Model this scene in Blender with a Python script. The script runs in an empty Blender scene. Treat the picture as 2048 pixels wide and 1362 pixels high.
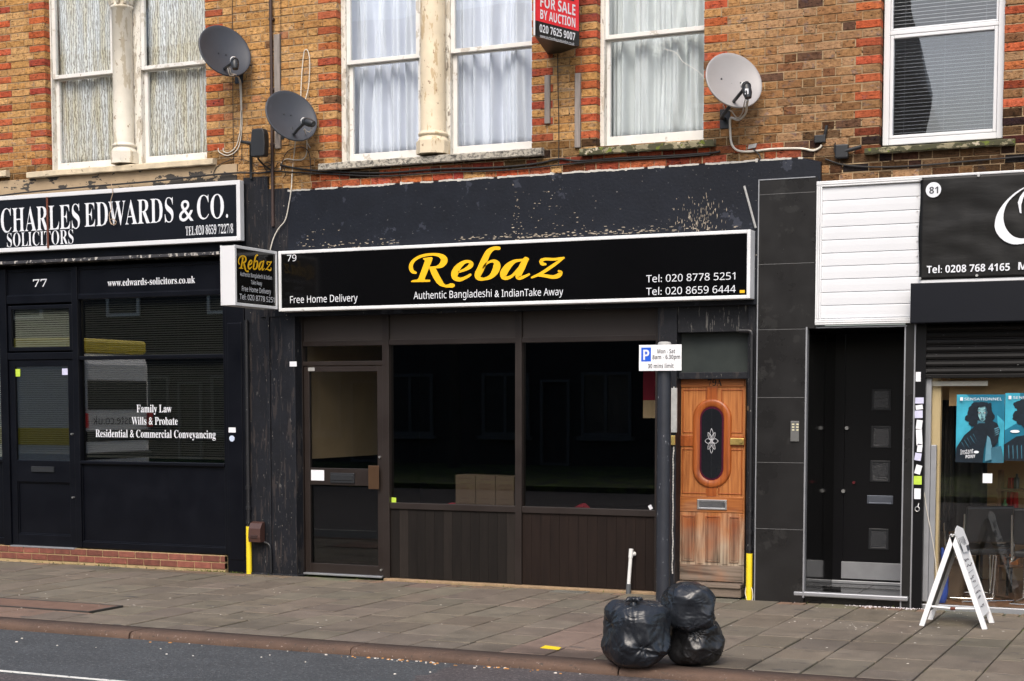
import bpy, bmesh, math, random
from mathutils import Vector, Matrix, noise
random.seed(7)
S = bpy.context.scene
COL = S.collection
rad = math.radians

# ------------------------------------------------------------------ camera
F_PX, YAW, PITCH, PY, PX = 3173.8, rad(24.349), rad(4.047), 1030.1, 1023.5
CAM = Vector((6.523, -14.42, 1.843))
cd = bpy.data.cameras.new('camera')
cam = bpy.data.objects.new('camera', cd)
COL.objects.link(cam)
cam.location = CAM
cam.rotation_euler = (rad(90) - PITCH, 0, YAW)
cd.sensor_width = 36
cd.lens = F_PX / 2048 * 36
cd.shift_y = (PY - 681) / 2048
cd.clip_end = 500
S.camera = cam
# ------------------------------------------------------------------ light
S.view_settings.view_transform = 'Standard'
S.view_settings.look = 'None'
S.view_settings.exposure = 0.75
S.view_settings.gamma = 1
SUN_EL, SUN_AZ = rad(48), rad(168)
W = bpy.data.worlds.new('World')
S.world = W
W.use_nodes = True
sky = W.node_tree.nodes.new('ShaderNodeTexSky')
sky.sky_type = 'NISHITA'
sky.sun_disc = False
sky.sun_elevation = SUN_EL
sky.sun_rotation = SUN_AZ
sky.air_density = 1.0
sky.dust_density = 4.0
sky.ozone_density = 1.0
W.node_tree.links.new(sky.outputs[0], W.node_tree.nodes['Background'].inputs[0])
W.node_tree.nodes['Background'].inputs[1].default_value = 0.14
sl = bpy.data.lights.new('sun', 'SUN')
sl.energy = 1.3
sl.angle = rad(30)
sl.color = (1.0, 0.95, 0.87)
so = bpy.data.objects.new('sun', sl)
COL.objects.link(so)
sdir = Vector((math.sin(SUN_AZ) * math.cos(SUN_EL), math.cos(SUN_AZ) * math.cos(SUN_EL), math.sin(SUN_EL)))
so.rotation_euler = sdir.to_track_quat('Z', 'Y').to_euler()

# ------------------------------------------------------------------ survey helpers
FW = Vector((-math.sin(YAW) * math.cos(PITCH), math.cos(YAW) * math.cos(PITCH), -math.sin(PITCH)))
RT = Vector((math.cos(YAW), math.sin(YAW), 0))
UP = RT.cross(FW)
def ray(x, y): return FW * F_PX + RT * (x - PX) - UP * (y - PY)
def at(x, y, Y=0.0):                       # point of the photograph on the upright plane y = Y
    r = ray(x, y); return CAM + r * ((Y - CAM.y) / r.y)
def gnd(x, y, z=0.0):                      # ... on the level plane z
    r = ray(x, y); return CAM + r * ((z - CAM.z) / r.z)
def atx(x, y, X):                          # ... on the plane x = X
    r = ray(x, y); return CAM + r * ((X - CAM.x) / r.x)
def RC(x0, y0, x1, y1, Y=0.0):             # upright rectangle: X0, X1, Z0, Z1
    xm, ym = (x0 + x1) / 2, (y0 + y1) / 2
    return at(x0, ym, Y).x, at(x1, ym, Y).x, at(xm, y1, Y).z, at(xm, y0, Y).z

# ------------------------------------------------------------------ materials
def M(name, col, rough=.55, var=.12, vs=5, bump=0, bs=60, metal=0, spec=.5, st=(1, 1, 1), chips=(), coat=0, attr=None, rvar=0):
    m = bpy.data.materials.new(name); m.use_nodes = True
    nt = m.node_tree; N = nt.nodes; L = nt.links
    b = N['Principled BSDF']
    b.inputs['Roughness'].default_value = rough
    b.inputs['Metallic'].default_value = metal
    b.inputs['Specular IOR Level'].default_value = spec
    b.inputs['Coat Weight'].default_value = coat
    tc = N.new('ShaderNodeTexCoord'); mp = N.new('ShaderNodeMapping')
    mp.inputs['Scale'].default_value = st
    L.new(tc.outputs['Object'], mp.inputs[0])
    def nz(scale, det=4, stretch=None, ro=.6):
        n = N.new('ShaderNodeTexNoise'); n.inputs['Scale'].default_value = scale
        n.inputs['Detail'].default_value = det; n.inputs['Roughness'].default_value = ro
        if stretch:
            q = N.new('ShaderNodeMapping'); q.inputs['Scale'].default_value = stretch
            L.new(tc.outputs['Object'], q.inputs[0]); L.new(q.outputs[0], n.inputs['Vector'])
        else:
            L.new(mp.outputs[0], n.inputs['Vector'])
        return n
    if attr:
        a = N.new('ShaderNodeAttribute'); a.attribute_name = attr; src = a.outputs['Color']
    else:
        r = N.new('ShaderNodeRGB'); r.outputs[0].default_value = (*col, 1); src = r.outputs[0]
    if var:
        n = nz(vs, 6)
        mr = N.new('ShaderNodeMapRange'); mr.inputs[1].default_value = .25; mr.inputs[2].default_value = .75
        mr.inputs[3].default_value = 1 - var; mr.inputs[4].default_value = 1 + var
        L.new(n.outputs[0], mr.inputs[0])
        mx = N.new('ShaderNodeMix'); mx.data_type = 'RGBA'; mx.blend_type = 'MULTIPLY'; mx.inputs[0].default_value = 1
        L.new(src, mx.inputs[6]); L.new(mr.outputs[0], mx.inputs[7]); src = mx.outputs[2]
        if rvar:
            m2 = N.new('ShaderNodeMapRange'); m2.inputs[1].default_value = .3; m2.inputs[2].default_value = .7
            m2.inputs[3].default_value = rough - rvar; m2.inputs[4].default_value = rough + rvar
            L.new(n.outputs[0], m2.inputs[0]); L.new(m2.outputs[0], b.inputs['Roughness'])
    for c in chips:                         # (colour, scale, threshold, stretch, [mask scale, mask threshold])
        n = nz(c[1], 5, c[3], .65)
        g = N.new('ShaderNodeMath'); g.operation = 'GREATER_THAN'; g.inputs[1].default_value = c[2]
        L.new(n.outputs[0], g.inputs[0]); fac = g.outputs[0]
        if len(c) > 5:
            k = nz(c[4], 2)
            k2 = N.new('ShaderNodeMapRange'); k2.inputs[1].default_value = c[5]; k2.inputs[2].default_value = c[5] + .12
            k2.inputs[3].default_value = -.14; k2.inputs[4].default_value = 0
            L.new(k.outputs[0], k2.inputs[0])
            ad = N.new('ShaderNodeMath'); L.new(n.outputs[0], ad.inputs[0]); L.new(k2.outputs[0], ad.inputs[1])
            L.new(ad.outputs[0], g.inputs[0])
        mx = N.new('ShaderNodeMix'); mx.data_type = 'RGBA'
        if c[-1] == 'mul': mx.blend_type = 'MULTIPLY'
        L.new(fac, mx.inputs[0]); L.new(src, mx.inputs[6]); mx.inputs[7].default_value = (*c[0], 1); src = mx.outputs[2]
    L.new(src, b.inputs['Base Color'])
    if bump:
        n = nz(bs, 5)
        bp = N.new('ShaderNodeBump'); bp.inputs['Strength'].default_value = bump; bp.inputs['Distance'].default_value = .01
        L.new(n.outputs[0], bp.inputs['Height']); L.new(bp.outputs[0], b.inputs['Normal'])
    return m
def glass(name, tint=(.9, .95, .93), boost=1.0, wave=0, ws=1.2, ior=1.5):
    m = bpy.data.materials.new(name); m.use_nodes = True
    nt = m.node_tree; N = nt.nodes; L = nt.links
    N.remove(N['Principled BSDF'])
    out = N['Material Output']
    tr = N.new('ShaderNodeBsdfTransparent'); tr.inputs[0].default_value = (*tint, 1)
    gl = N.new('ShaderNodeBsdfGlossy'); gl.inputs['Roughness'].default_value = .0
    gl.inputs[0].default_value = (boost, boost, boost, 1)
    fr = N.new('ShaderNodeFresnel'); geo = N.new('ShaderNodeNewGeometry')
    mi = N.new('ShaderNodeMix'); mi.data_type = 'FLOAT'; mi.inputs[2].default_value = ior; mi.inputs[3].default_value = 1 / ior
    L.new(geo.outputs['Backfacing'], mi.inputs[0]); L.new(mi.outputs[0], fr.inputs[0])
    mx = N.new('ShaderNodeMixShader')
    L.new(fr.outputs[0], mx.inputs[0]); L.new(tr.outputs[0], mx.inputs[1]); L.new(gl.outputs[0], mx.inputs[2])
    L.new(mx.outputs[0], out.inputs[0])
    if wave:
        tc = N.new('ShaderNodeTexCoord'); n = N.new('ShaderNodeTexNoise'); n.inputs['Scale'].default_value = ws
        n.inputs['Detail'].default_value = 0
        L.new(tc.outputs['Object'], n.inputs['Vector'])
        bp = N.new('ShaderNodeBump'); bp.inputs['Strength'].default_value = 1; bp.inputs['Distance'].default_value = wave
        L.new(n.outputs[0], bp.inputs['Height'])
        L.new(bp.outputs[0], gl.inputs['Normal'])
    return m

PALE = (.62, .58, .5)
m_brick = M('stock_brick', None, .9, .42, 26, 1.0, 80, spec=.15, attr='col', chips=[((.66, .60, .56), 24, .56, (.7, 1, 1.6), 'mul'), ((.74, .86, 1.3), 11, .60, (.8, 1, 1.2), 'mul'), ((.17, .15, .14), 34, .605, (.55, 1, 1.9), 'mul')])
m_mortar = M('mortar', (.33, .24, .145), .95, .3, 9, .6, 120, spec=.1, chips=[((.2, .16, .14), 15, .585, (.5, 1, 2), 'mul')])
m_render = M('beige_render', (.36, .27, .17), .9, .22, 4, .3, 50, chips=[((.05, .045, .04), 2.2, .56, (1, 1, 2.2))])
m_black77 = M('black_gloss_paint', (.003, .0036, .0062), .34, .2, 3, .03, 12, rvar=.06, spec=.24)
m_black79 = M('weathered_black_paint', (.0075, .0085, .012), .55, .35, 6, .25, 40, spec=.3,
              chips=[((.3, .28, .24), 42, .685, (1, 1, .6)), ((.028, .024, .024), 7, .57, (3, 1, .35)), ((.10, .095, .09), 16, .665, (2.5, 1, .5))])
m_fascia79 = M('peeling_fascia_paint', (.0075, .0095, .015), .5, .25, 5, .2, 40, spec=.25,
               chips=[((.028, .032, .045), 3, .62, (1, 1, 1)), ((.50, .45, .38), 26, .60, (.8, 1, 3.2), .8, .56), ((.4, .38, .35), 40, .70, (.7, 1, 1.6))])
m_peelboard = M('peeling_grey_board', (.011, .012, .015), .65, .3, 7, .3, 40, spec=.3, chips=[((.13, .125, .115), 17, .61, (3.2, 1, .35))])
m_brown = M('brown_aluminium', (.016, .0105, .0085), .45, .15, 4, .03, 60, rvar=.06)
m_brownp = M('brown_grey_panel', (.028, .021, .018), .6, .12, 3, .05, 40)
m_boards = M('dark_stained_boards', None, .6, .3, 6, .15, 40, st=(4, 4, .4), attr='col', spec=.2)
m_tile = M('dark_grey_tile', (.0145, .0140, .0140), .3, .22, 2.5, .01, 30, spec=.35, rvar=.08, chips=[((.022, .0215, .021), 4, .62, (1, 1, 1)), ((.3, .3, .3), 55, .735, (1, 1, 1))])
m_grout = M('pale_grout', (.11, .11, .11), .8, .2, 20)
m_gloss = M('gloss_black_tile', (.006, .006, .006), .1, .1, 3, spec=.4)
m_blackdoor = M('satin_black_door', (.004, .004, .005), .35, .1, 3, spec=.25)
m_alu = M('satin_aluminium', (.36, .37, .39), .4, .1, 8, .02, 50, metal=.6)
m_alu_w = M('pale_sign_frame', (.68, .69, .70), .4, .12, 3, .02, 40, chips=[((.3, .29, .26), 9, .7, (1, 1, 1))])
m_steel = M('brushed_steel', (.55, .55, .54), .35, .1, 12, metal=.85, st=(1, 1, 8))
m_chrome = M('chrome', (.75, .76, .78), .12, .05, 5, metal=1)
m_white = M('white_paint', (.68, .67, .64), .5, .12, 4, .15, 40, chips=[((.33, .28, .22), 14, .685, (1, 1, .7)), ((.5, .47, .42), 6, .60, (1, 1, 1))])
m_flaky = M('flaking_white_paint', (.66, .64, .58), .6, .14, 6, .4, 50, chips=[((.47, .43, .36), 6, .56, (1.5, 1.5, .6)), ((.2, .17, .14), 15, .61, (2.6, 2.2, .7))])
m_cream = M('cream_paint', (.67, .575, .42), .55, .12, 5, .25, 40, chips=[((.50, .38, .23), 5, .585, (1.5, 1.5, .35)), ((.28, .19, .12), 16, .645, (1, 1, .9))])
m_creamw = M('off_white_column_paint', (.68, .64, .55), .55, .13, 5, .25, 40, chips=[((.52, .46, .35), 5, .585, (1.5, 1.5, .35)), ((.34, .26, .17), 16, .63, (1, 1, .8))])
m_pvc = M('white_pvc', (.64, .65, .67), .3, .05, 3)
m_sill = M('weathered_stone_sill', (.40, .37, .31), .9, .3, 7, .7, 40, chips=[((.17, .16, .14), 26, .52, (1, 1, 1.3)), ((.07, .068, .06), 11, .61, (1, 1, 2))])
m_sill1 = M('cream_stone_sill', (.58, .49, .35), .9, .22, 7, .8, 30, chips=[((.2, .16, .11), 9, .64, (1, 1, 1.4))])
m_moss = M('mossy_sill', (.25, .22, .14), .95, .3, 9, .9, 45, chips=[((.06, .058, .03), 8, .47, (1, 1, 1.4)), ((.12, .15, .02), 14, .60, (1, 1, 1)), ((.5, .44, .33), 7, .63, (1, 1, 1.3))])
m_signblk = M('black_sign_face', (.003, .003, .0034), .12, .1, 2, .010, 2, spec=.35)
m_sign77 = M('navy_black_sign_face', (.005, .006, .0095), .3, .2, 2, .05, 2.2)
m_letterw = M('white_lettering', (.68, .70, .74), .5, .04, 5)
m_lettery = M('yellow_lettering', (.80, .455, .004), .45, .05, 4)
m_slat = M('white_shiplap', (.64, .655, .68), .35, .04, 2)
m_banner = M('black_vinyl_banner', (.0075, .0073, .0071), .42, .15, 3, .35, 4, st=(.6, 1, 2.2), spec=.28)
m_shutterbox = M('navy_black_shutter_box', (.004, .005, .0085), .4, .12, 2, .02, 10, spec=.25)
m_shutter = M('black_shutter_slats', (.006, .0056, .0055), .45, .2, 5, spec=.2, chips=[((.6, .6, .58), 60, .70, (1, 1, 1))])
m_yellow = M('yellow_plastic', (.80, .60, .02), .45, .08, 5, chips=[((.3, .22, .05), 20, .72, (1, 1, 1))])
m_pipe = M('black_pipe_paint', (.013, .013, .015), .4, .2, 12, .1, 40, chips=[((.35, .34, .32), 38, .68, (1, 1, .8))])
m_brownpipe = M('brown_pipe', (.045, .025, .02), .5, .2, 8)
m_meter = M('brown_plastic', (.06, .028, .022), .45, .1, 6)
m_batten = M('grey_weathered_timber', (.24, .21, .19), .85, .3, 8, .4, 50, st=(6, 6, .5))
m_wire_b = M('black_cable', (.012, .011, .011), .55, .1, 9)
m_wire_w = M('white_cable', (.62, .58, .50), .5, .15, 9)
m_dish = M('dark_grey_dish', (.040, .045, .056), .45, .12, 4, .05, 30, rvar=.05)
m_dishl = M('light_grey_dish', (.30, .29, .29), .42, .08, 4, .03, 30, chips=[((.15, .14, .14), 40, .72, (1, 1, 1))])
m_blkpl = M('black_plastic', (.018, .02, .023), .42, .1, 8)
m_wpl = M('white_plastic', (.7, .7, .68), .4, .08, 6)
m_bag = M('black_polythene', (.013, .0155, .020), .29, .2, 8, .06, 30, rvar=.05)
m_bag2 = M('dull_black_polythene', (.012, .012, .013), .33, .3, 6, .22, 26, rvar=.07)
m_red = M('red_board', (.72, .02, .03), .4, .05, 4)
m_blkb = M('black_board', (.008, .008, .008), .4, .15, 4)
m_blue = M('blue_sign_square', (.012, .10, .62), .4, .04, 4)
m_wsign = M('white_sign_plate', (.80, .81, .83), .4, .04, 4, chips=[((.5, .5, .48), 30, .74, (1, 1, 1))])
m_ink = M('dark_ink', (.05, .055, .065), .6, .1, 5)
m_inkg = M('grey_ink', (.10, .10, .11), .6, .1, 5)
m_pole = M('dark_grey_post_paint', (.022, .025, .033), .4, .2, 8, .12, 30, chips=[((.3, .31, .33), 32, .665, (1, 1, .5))])
m_galv = M('grey_cap', (.35, .35, .34), .6, .2, 12)
m_brass = M('brass', (.55, .40, .13), .35, .2, 14, metal=.7)
m_bronze = M('bronze_anodised', (.12, .07, .04), .35, .2, 3, metal=.6)
m_lead = M('leaded_dark_glass', (.012, .013, .016), .12, .1, 4)
m_magenta = M('magenta_glass_border', (.06, .008, .022), .2, .2, 8)
m_leadline = M('pale_lead_line', (.5, .5, .52), .5, .1, 8)
m_card = M('cardboard', (.105, .066, .04), .8, .12, 5, .1, 40)
m_cardink = M('carton_print', (.09, .05, .03), .8, .1, 5)
m_cloth_red = M('red_cloth', (.35, .012, .03), .8, .2, 6)
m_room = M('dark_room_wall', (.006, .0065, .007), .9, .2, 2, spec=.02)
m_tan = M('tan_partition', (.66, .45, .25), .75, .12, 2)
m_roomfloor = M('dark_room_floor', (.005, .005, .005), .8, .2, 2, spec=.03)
m_uproom = M('dim_upstairs_wall', (.22, .2, .18), .9, .1, 2)
m_curt = M('blue_white_voile', (.77, .785, .85), .85, .05, 6)
m_curt3 = M('grey_white_voile', (.70, .715, .71), .85, .06, 6)
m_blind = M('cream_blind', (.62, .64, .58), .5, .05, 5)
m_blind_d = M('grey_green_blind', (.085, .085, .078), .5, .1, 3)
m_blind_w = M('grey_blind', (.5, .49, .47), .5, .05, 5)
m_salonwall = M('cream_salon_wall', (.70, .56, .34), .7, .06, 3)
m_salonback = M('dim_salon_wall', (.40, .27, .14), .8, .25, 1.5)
m_salonfloor = M('brown_salon_floor', (.26, .13, .07), .35, .2, 5)
m_blackcloth = M('black_cloth', (.010, .010, .010), .8, .3, 6)
m_leather = M('black_vinyl_seat', (.018, .019, .022), .35, .15, 8)
m_poster = M('teal_print', (.03, .30, .44), .35, .1, 3)
m_dustw = M('pale_dust', (.5, .48, .44), .95, .2, 20)
m_bare = M('bare_board', (.34, .29, .225), .9, .5, 9)
m_rust = M('rust', (.12, .035, .02), .9, .4, 20)
m_litter = M('litter_paper', (.6, .56, .5), .8, .3, 3)
m_leaf = M('dry_leaf', (.42, .2, .06), .8, .3, 10)
m_plinth = M('red_plinth_brick', None, .85, .35, 14, .5, 80, attr='col')
m_plmortar = M('yellow_mortar', (.40, .29, .15), .95, .2, 12, .4, 90)
m_stk_w = M('white_sticker', (.75, .76, .8), .5, .12, 50)
m_stk_g = M('lime_sticker', (.45, .62, .06), .5, .1, 30)
m_stk_l = M('lilac_sticker', (.55, .55, .72), .5, .1, 40)

# lace curtain
def lace():
    m = M('lace_curtain', (.6, .58, .53), .85, 0)
    N = m.node_tree.nodes; L = m.node_tree.links; b = N['Principled BSDF']
    tc = N.new('ShaderNodeTexCoord'); mp = N.new('ShaderNodeMapping'); mp.inputs['Scale'].default_value = (1, .2, .42)
    L.new(tc.outputs['Object'], mp.inputs[0])
    w = N.new('ShaderNodeTexWave'); w.wave_type = 'BANDS'; w.bands_direction = 'X'
    w.inputs['Scale'].default_value = 10.5; w.inputs['Distortion'].default_value = 6.5; w.inputs['Detail'].default_value = 2.5
    w.inputs['Detail Scale'].default_value = 3.2; w.inputs['Detail Roughness'].default_value = .55
    L.new(mp.outputs[0], w.inputs[0])
    n = N.new('ShaderNodeTexNoise'); n.inputs['Scale'].default_value = 5; mp2 = N.new('ShaderNodeMapping'); mp2.inputs['Scale'].default_value = (2.2, 1, .2)
    L.new(tc.outputs['Object'], mp2.inputs[0]); L.new(mp2.outputs[0], n.inputs[0])
    c1 = N.new('ShaderNodeValToRGB'); c1.color_ramp.elements[0].position = .42; c1.color_ramp.elements[0].color = (.84, .83, .81, 1)
    c1.color_ramp.elements[1].position = .62; c1.color_ramp.elements[1].color = (.72, .65, .50, 1)
    L.new(n.outputs[0], c1.inputs[0])
    c2 = N.new('ShaderNodeValToRGB'); c2.color_ramp.elements[0].position = .1; c2.color_ramp.elements[0].color = (.47, .45, .42, 1)
    c2.color_ramp.elements[1].position = .75; c2.color_ramp.elements[1].color = (1, 1, 1, 1)
    L.new(w.outputs[1], c2.inputs[0])
    mx = N.new('ShaderNodeMix'); mx.data_type = 'RGBA'; mx.blend_type = 'MULTIPLY'; mx.inputs[0].default_value = 1
    L.new(c1.outputs[0], mx.inputs[6]); L.new(c2.outputs[0], mx.inputs[7]); L.new(mx.outputs[2], b.inputs['Base Color'])
    bp = N.new('ShaderNodeBump'); bp.inputs['Strength'].default_value = .6; bp.inputs['Distance'].default_value = .01
    L.new(w.outputs[1], bp.inputs['Height']); L.new(bp.outputs[0], b.inputs['Normal'])
    return m
m_lace = lace()
# varnished door, worn grey towards its foot
def doorwood(name, a, bcol, grey, vertical=True):
    m = M(name, a, .42, 0)
    N = m.node_tree.nodes; L = m.node_tree.links; b = N['Principled BSDF']
    tc = N.new('ShaderNodeTexCoord'); mp = N.new('ShaderNodeMapping')
    mp.inputs['Scale'].default_value = (26, 8, 1.3) if vertical else (1.3, 8, 26)
    L.new(tc.outputs['Object'], mp.inputs[0])
    n = N.new('ShaderNodeTexNoise'); n.inputs['Scale'].default_value = 1.6; n.inputs['Detail'].default_value = 7; n.inputs['Distortion'].default_value = .5
    L.new(mp.outputs[0], n.inputs[0])
    cr = N.new('ShaderNodeValToRGB'); cr.color_ramp.elements[0].position = .32; cr.color_ramp.elements[0].color = (*bcol, 1)
    cr.color_ramp.elements[1].position = .66; cr.color_ramp.elements[1].color = (*a, 1)
    L.new(n.outputs[0], cr.inputs[0])
    n2 = N.new('ShaderNodeTexNoise'); n2.inputs['Scale'].default_value = 5; n2.inputs['Detail'].default_value = 4
    L.new(tc.outputs['Object'], n2.inputs[0])
    sx = N.new('ShaderNodeSeparateXYZ'); L.new(tc.outputs['Object'], sx.inputs[0])
    mr = N.new('ShaderNodeMapRange'); mr.inputs[1].default_value = .34; mr.inputs[2].default_value = .98; mr.inputs[3].default_value = .95; mr.inputs[4].default_value = -.25
    L.new(sx.outputs[2], mr.inputs[0])
    ad = N.new('ShaderNodeMath'); ad.operation = 'MULTIPLY_ADD'; ad.inputs[1].default_value = 1.5; L.new(n2.outputs[0], ad.inputs[0])
    sb = N.new('ShaderNodeMath'); sb.operation = 'SUBTRACT'; sb.inputs[1].default_value = .75; sb.use_clamp = False
    L.new(mr.outputs[0], sb.inputs[0]); L.new(sb.outputs[0], ad.inputs[2])
    cl = N.new('ShaderNodeClamp'); L.new(ad.outputs[0], cl.inputs[0])
    gm = N.new('ShaderNodeMix'); gm.data_type = 'RGBA'; gm.blend_type = 'MULTIPLY'; gm.inputs[0].default_value = .6
    gm.inputs[7].default_value = (1, 1, 1, 1)
    g2 = N.new('ShaderNodeValToRGB'); g2.color_ramp.elements[0].position = .3; g2.color_ramp.elements[0].color = (grey[0] * .3, grey[1] * .28, grey[2] * .26, 1)
    g2.color_ramp.elements[1].position = .6; g2.color_ramp.elements[1].color = (*grey, 1)
    L.new(n.outputs[0], g2.inputs[0])
    mx = N.new('ShaderNodeMix'); mx.data_type = 'RGBA'
    L.new(cl.outputs[0], mx.inputs[0]); L.new(cr.outputs[0], mx.inputs[6]); L.new(g2.outputs[0], mx.inputs[7])
    L.new(mx.outputs[2], b.inputs['Base Color'])
    rr = N.new('ShaderNodeMapRange'); rr.inputs[3].default_value = .38; rr.inputs[4].default_value = .85
    L.new(cl.outputs[0], rr.inputs[0]); L.new(rr.outputs[0], b.inputs['Roughness'])
    bp = N.new('ShaderNodeBump'); bp.inputs['Strength'].default_value = .25; bp.inputs['Distance'].default_value = .006
    L.new(n.outputs[0], bp.inputs['Height']); L.new(bp.outputs[0], b.inputs['Normal'])
    return m
m_door = doorwood('varnished_oak', (.47, .18, .052), (.25, .078, .02), (.42, .34, .25))
m_doord = doorwood('dark_varnished_oak', (.36, .095, .018), (.19, .042, .008), (.26, .18, .12))
m_doorh = doorwood('varnished_oak_rail', (.42, .15, .038), (.22, .06, .015), (.22, .17, .13), False)
g_shop = glass('shop_glass', (.80, .82, .82), 1.0, ior=1.5)
g_77 = glass('solicitor_glass', (.70, .71, .69), 1.0, ior=1.95)
g_up = glass('old_window_glass', (.93, .95, .96), 1.0, .0012, 2.2)
g_pvc = glass('double_glazing', (.80, .82, .84), 1.0, .0052, 1.5, ior=1.75)
g_pvc2 = glass('double_glazing_inner', (.88, .89, .9), 1.0, .0045, 1.7, ior=1.6)
g_salon = glass('salon_glass', (.9, .9, .88), 1.0)

# ------------------------------------------------------------------ mesh helpers
def root_of(o):
    while o.parent: o = o.parent
    return o
def thing(name, label, cat, loc=(0, 0, 0), group=None):
    o = bpy.data.objects.new(name, None); COL.objects.link(o)
    o.location = loc; o.empty_display_size = .1
    tag(o, label, cat, group); return o
def tag(o, label=None, cat=None, group=None, kind=None):
    if label: o['label'] = label
    if cat: o['category'] = cat
    if group: o['group'] = group
    if kind: o['kind'] = kind
    return o
class MB:
    def __init__(self):
        self.v = []; self.f = []; self.c = []; self.sm = []
    def add(self, vs, fs, col=None, smooth=False):
        b = len(self.v); self.v += [tuple(v) for v in vs]
        for f in fs:
            self.f.append(tuple(i + b for i in f)); self.c.append(col); self.sm.append(smooth)
        return self
    def box(self, x0, x1, y0, y1, z0, z1, ch=0, col=None):
        if x0 > x1: x0, x1 = x1, x0
        if y0 > y1: y0, y1 = y1, y0
        if z0 > z1: z0, z1 = z1, z0
        if ch <= 0:
            v = [(x, y, z) for z in (z0, z1) for y in (y0, y1) for x in (x0, x1)]
            return self.add(v, [(0, 2, 3, 1), (4, 5, 7, 6), (0, 1, 5, 4), (2, 6, 7, 3), (0, 4, 6, 2), (1, 3, 7, 5)], col)
        bm = bmesh.new(); bmesh.ops.create_cube(bm, size=1)
        for q in bm.verts:
            q.co = Vector(((x0 + x1) / 2 + q.co.x * (x1 - x0), (y0 + y1) / 2 + q.co.y * (y1 - y0), (z0 + z1) / 2 + q.co.z * (z1 - z0)))
        ch = min(ch, (x1 - x0) * .4, (y1 - y0) * .4, (z1 - z0) * .4)
        bmesh.ops.bevel(bm, geom=bm.edges[:] + bm.verts[:], offset=ch, segments=2, affect='EDGES', profile=.5)
        bm.verts.index_update()
        self.add([q.co for q in bm.verts], [[q.index for q in f.verts] for f in bm.faces], col); bm.free(); return self
    def rc(self, r, y0, y1, ch=0, col=None): return self.box(r[0], r[1], y0, y1, r[2], r[3], ch, col)
    def frame(self, r, w, y0, y1, ch=.003, wb=None, wt=None):      # four bars round a rectangle
        x0, x1, z0, z1 = r; wb = wb or w; wt = wt or w
        self.box(x0, x0 + w, y0, y1, z0, z1, ch); self.box(x1 - w, x1, y0, y1, z0, z1, ch)
        self.box(x0 + w, x1 - w, y0 + .001, y1, z0, z0 + wb, ch); self.box(x0 + w, x1 - w, y0 + .001, y1, z1 - wt, z1, ch); return self
    def prism(self, pts, n, d, smooth=False, col=None):            # closed outline of 3-D points extruded along n by d
        n = Vector(n) * d; k = len(pts); p = [Vector(q) for q in pts]
        self.add(p + [q + n for q in p], [tuple(range(k - 1, -1, -1)), tuple(range(k, 2 * k))] + [(i, (i + 1) % k, k + (i + 1) % k, k + i) for i in range(k)], col, smooth); return self
    def tube(self, path, r, n=8, cap=True, smooth=True):
        P = [Vector(p) for p in path]; rs = r if isinstance(r, (list, tuple)) else [r] * len(P)
        rings = []; prev = None
        for i, p in enumerate(P):
            t = (P[min(i + 1, len(P) - 1)] - P[max(i - 1, 0)]).normalized()
            if prev is None: a = Vector((0, 0, 1)).cross(t) if abs(t.z) < .9 else Vector((1, 0, 0)).cross(t)
            else: a = prev - t * prev.dot(t)
            a.normalize(); prev = a; b = t.cross(a)
            rings.append([p + (a * math.cos(2 * math.pi * k / n) + b * math.sin(2 * math.pi * k / n)) * rs[i] for k in range(n)])
        vs = [v for q in rings for v in q]; fs = []
        for i in range(len(P) - 1):
            for k in range(n): fs.append((i * n + k, i * n + (k + 1) % n, (i + 1) * n + (k + 1) % n, (i + 1) * n + k))
        self.add(vs, fs, None, smooth)
        if cap:
            self.add(rings[0], [tuple(range(n - 1, -1, -1))]); self.add(rings[-1], [tuple(range(n))])
        return self
    def build(self, name, mat, parent=None):
        off = Vector(root_of(parent).location) if parent else Vector((0, 0, 0))
        me = bpy.data.meshes.new(name)
        me.from_pydata([Vector(v) - off for v in self.v], [], self.f)
        if any(c is not None for c in self.c):
            ca = me.color_attributes.new('col', 'FLOAT_COLOR', 'CORNER')
            i = 0
            for f, c in zip(self.f, self.c):
                c = c or (.5, .5, .5)
                for _ in f: ca.data[i].color = (*c, 1); i += 1
        me.polygons.foreach_set('use_smooth', self.sm)
        me.materials.append(mat); me.update()
        o = bpy.data.objects.new(name, me); COL.objects.link(o)
        if parent: o.parent = parent
        return o
def smooth_path(pts, n=6):
    P = [Vector(p) for p in pts]; out = []
    for i in range(len(P) - 1):
        a, b, c, d = P[max(i - 1, 0)], P[i], P[i + 1], P[min(i + 2, len(P) - 1)]
        for k in range(n):
            t = k / n
            out.append(.5 * ((2 * b) + (c - a) * t + (2 * a - 5 * b + 4 * c - d) * t * t + (3 * b - a - 3 * c + d) * t ** 3))
    out.append(P[-1]); return out
def serif(t):
    o = ''
    for ch in t:
        if 'A' <= ch <= 'Z': o += chr(0x1D400 + ord(ch) - 65)
        elif 'a' <= ch <= 'z': o += chr(0x1D41A + ord(ch) - 97)
        elif '0' <= ch <= '9': o += chr(0x1D7CE + ord(ch) - 48)
        else: o += ch
    return o
def sans(t, bold=False):
    A_, a_, d_ = (0x1D5D4, 0x1D5EE, 0x1D7EC) if bold else (0x1D5A0, 0x1D5BA, 0x1D7E2)
    return ''.join(chr(A_ + ord(c) - 65) if 'A' <= c <= 'Z' else chr(a_ + ord(c) - 97) if 'a' <= c <= 'z' else chr(d_ + ord(c) - 48) if '0' <= c <= '9' else c for c in t)
_cap = {}
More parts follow.
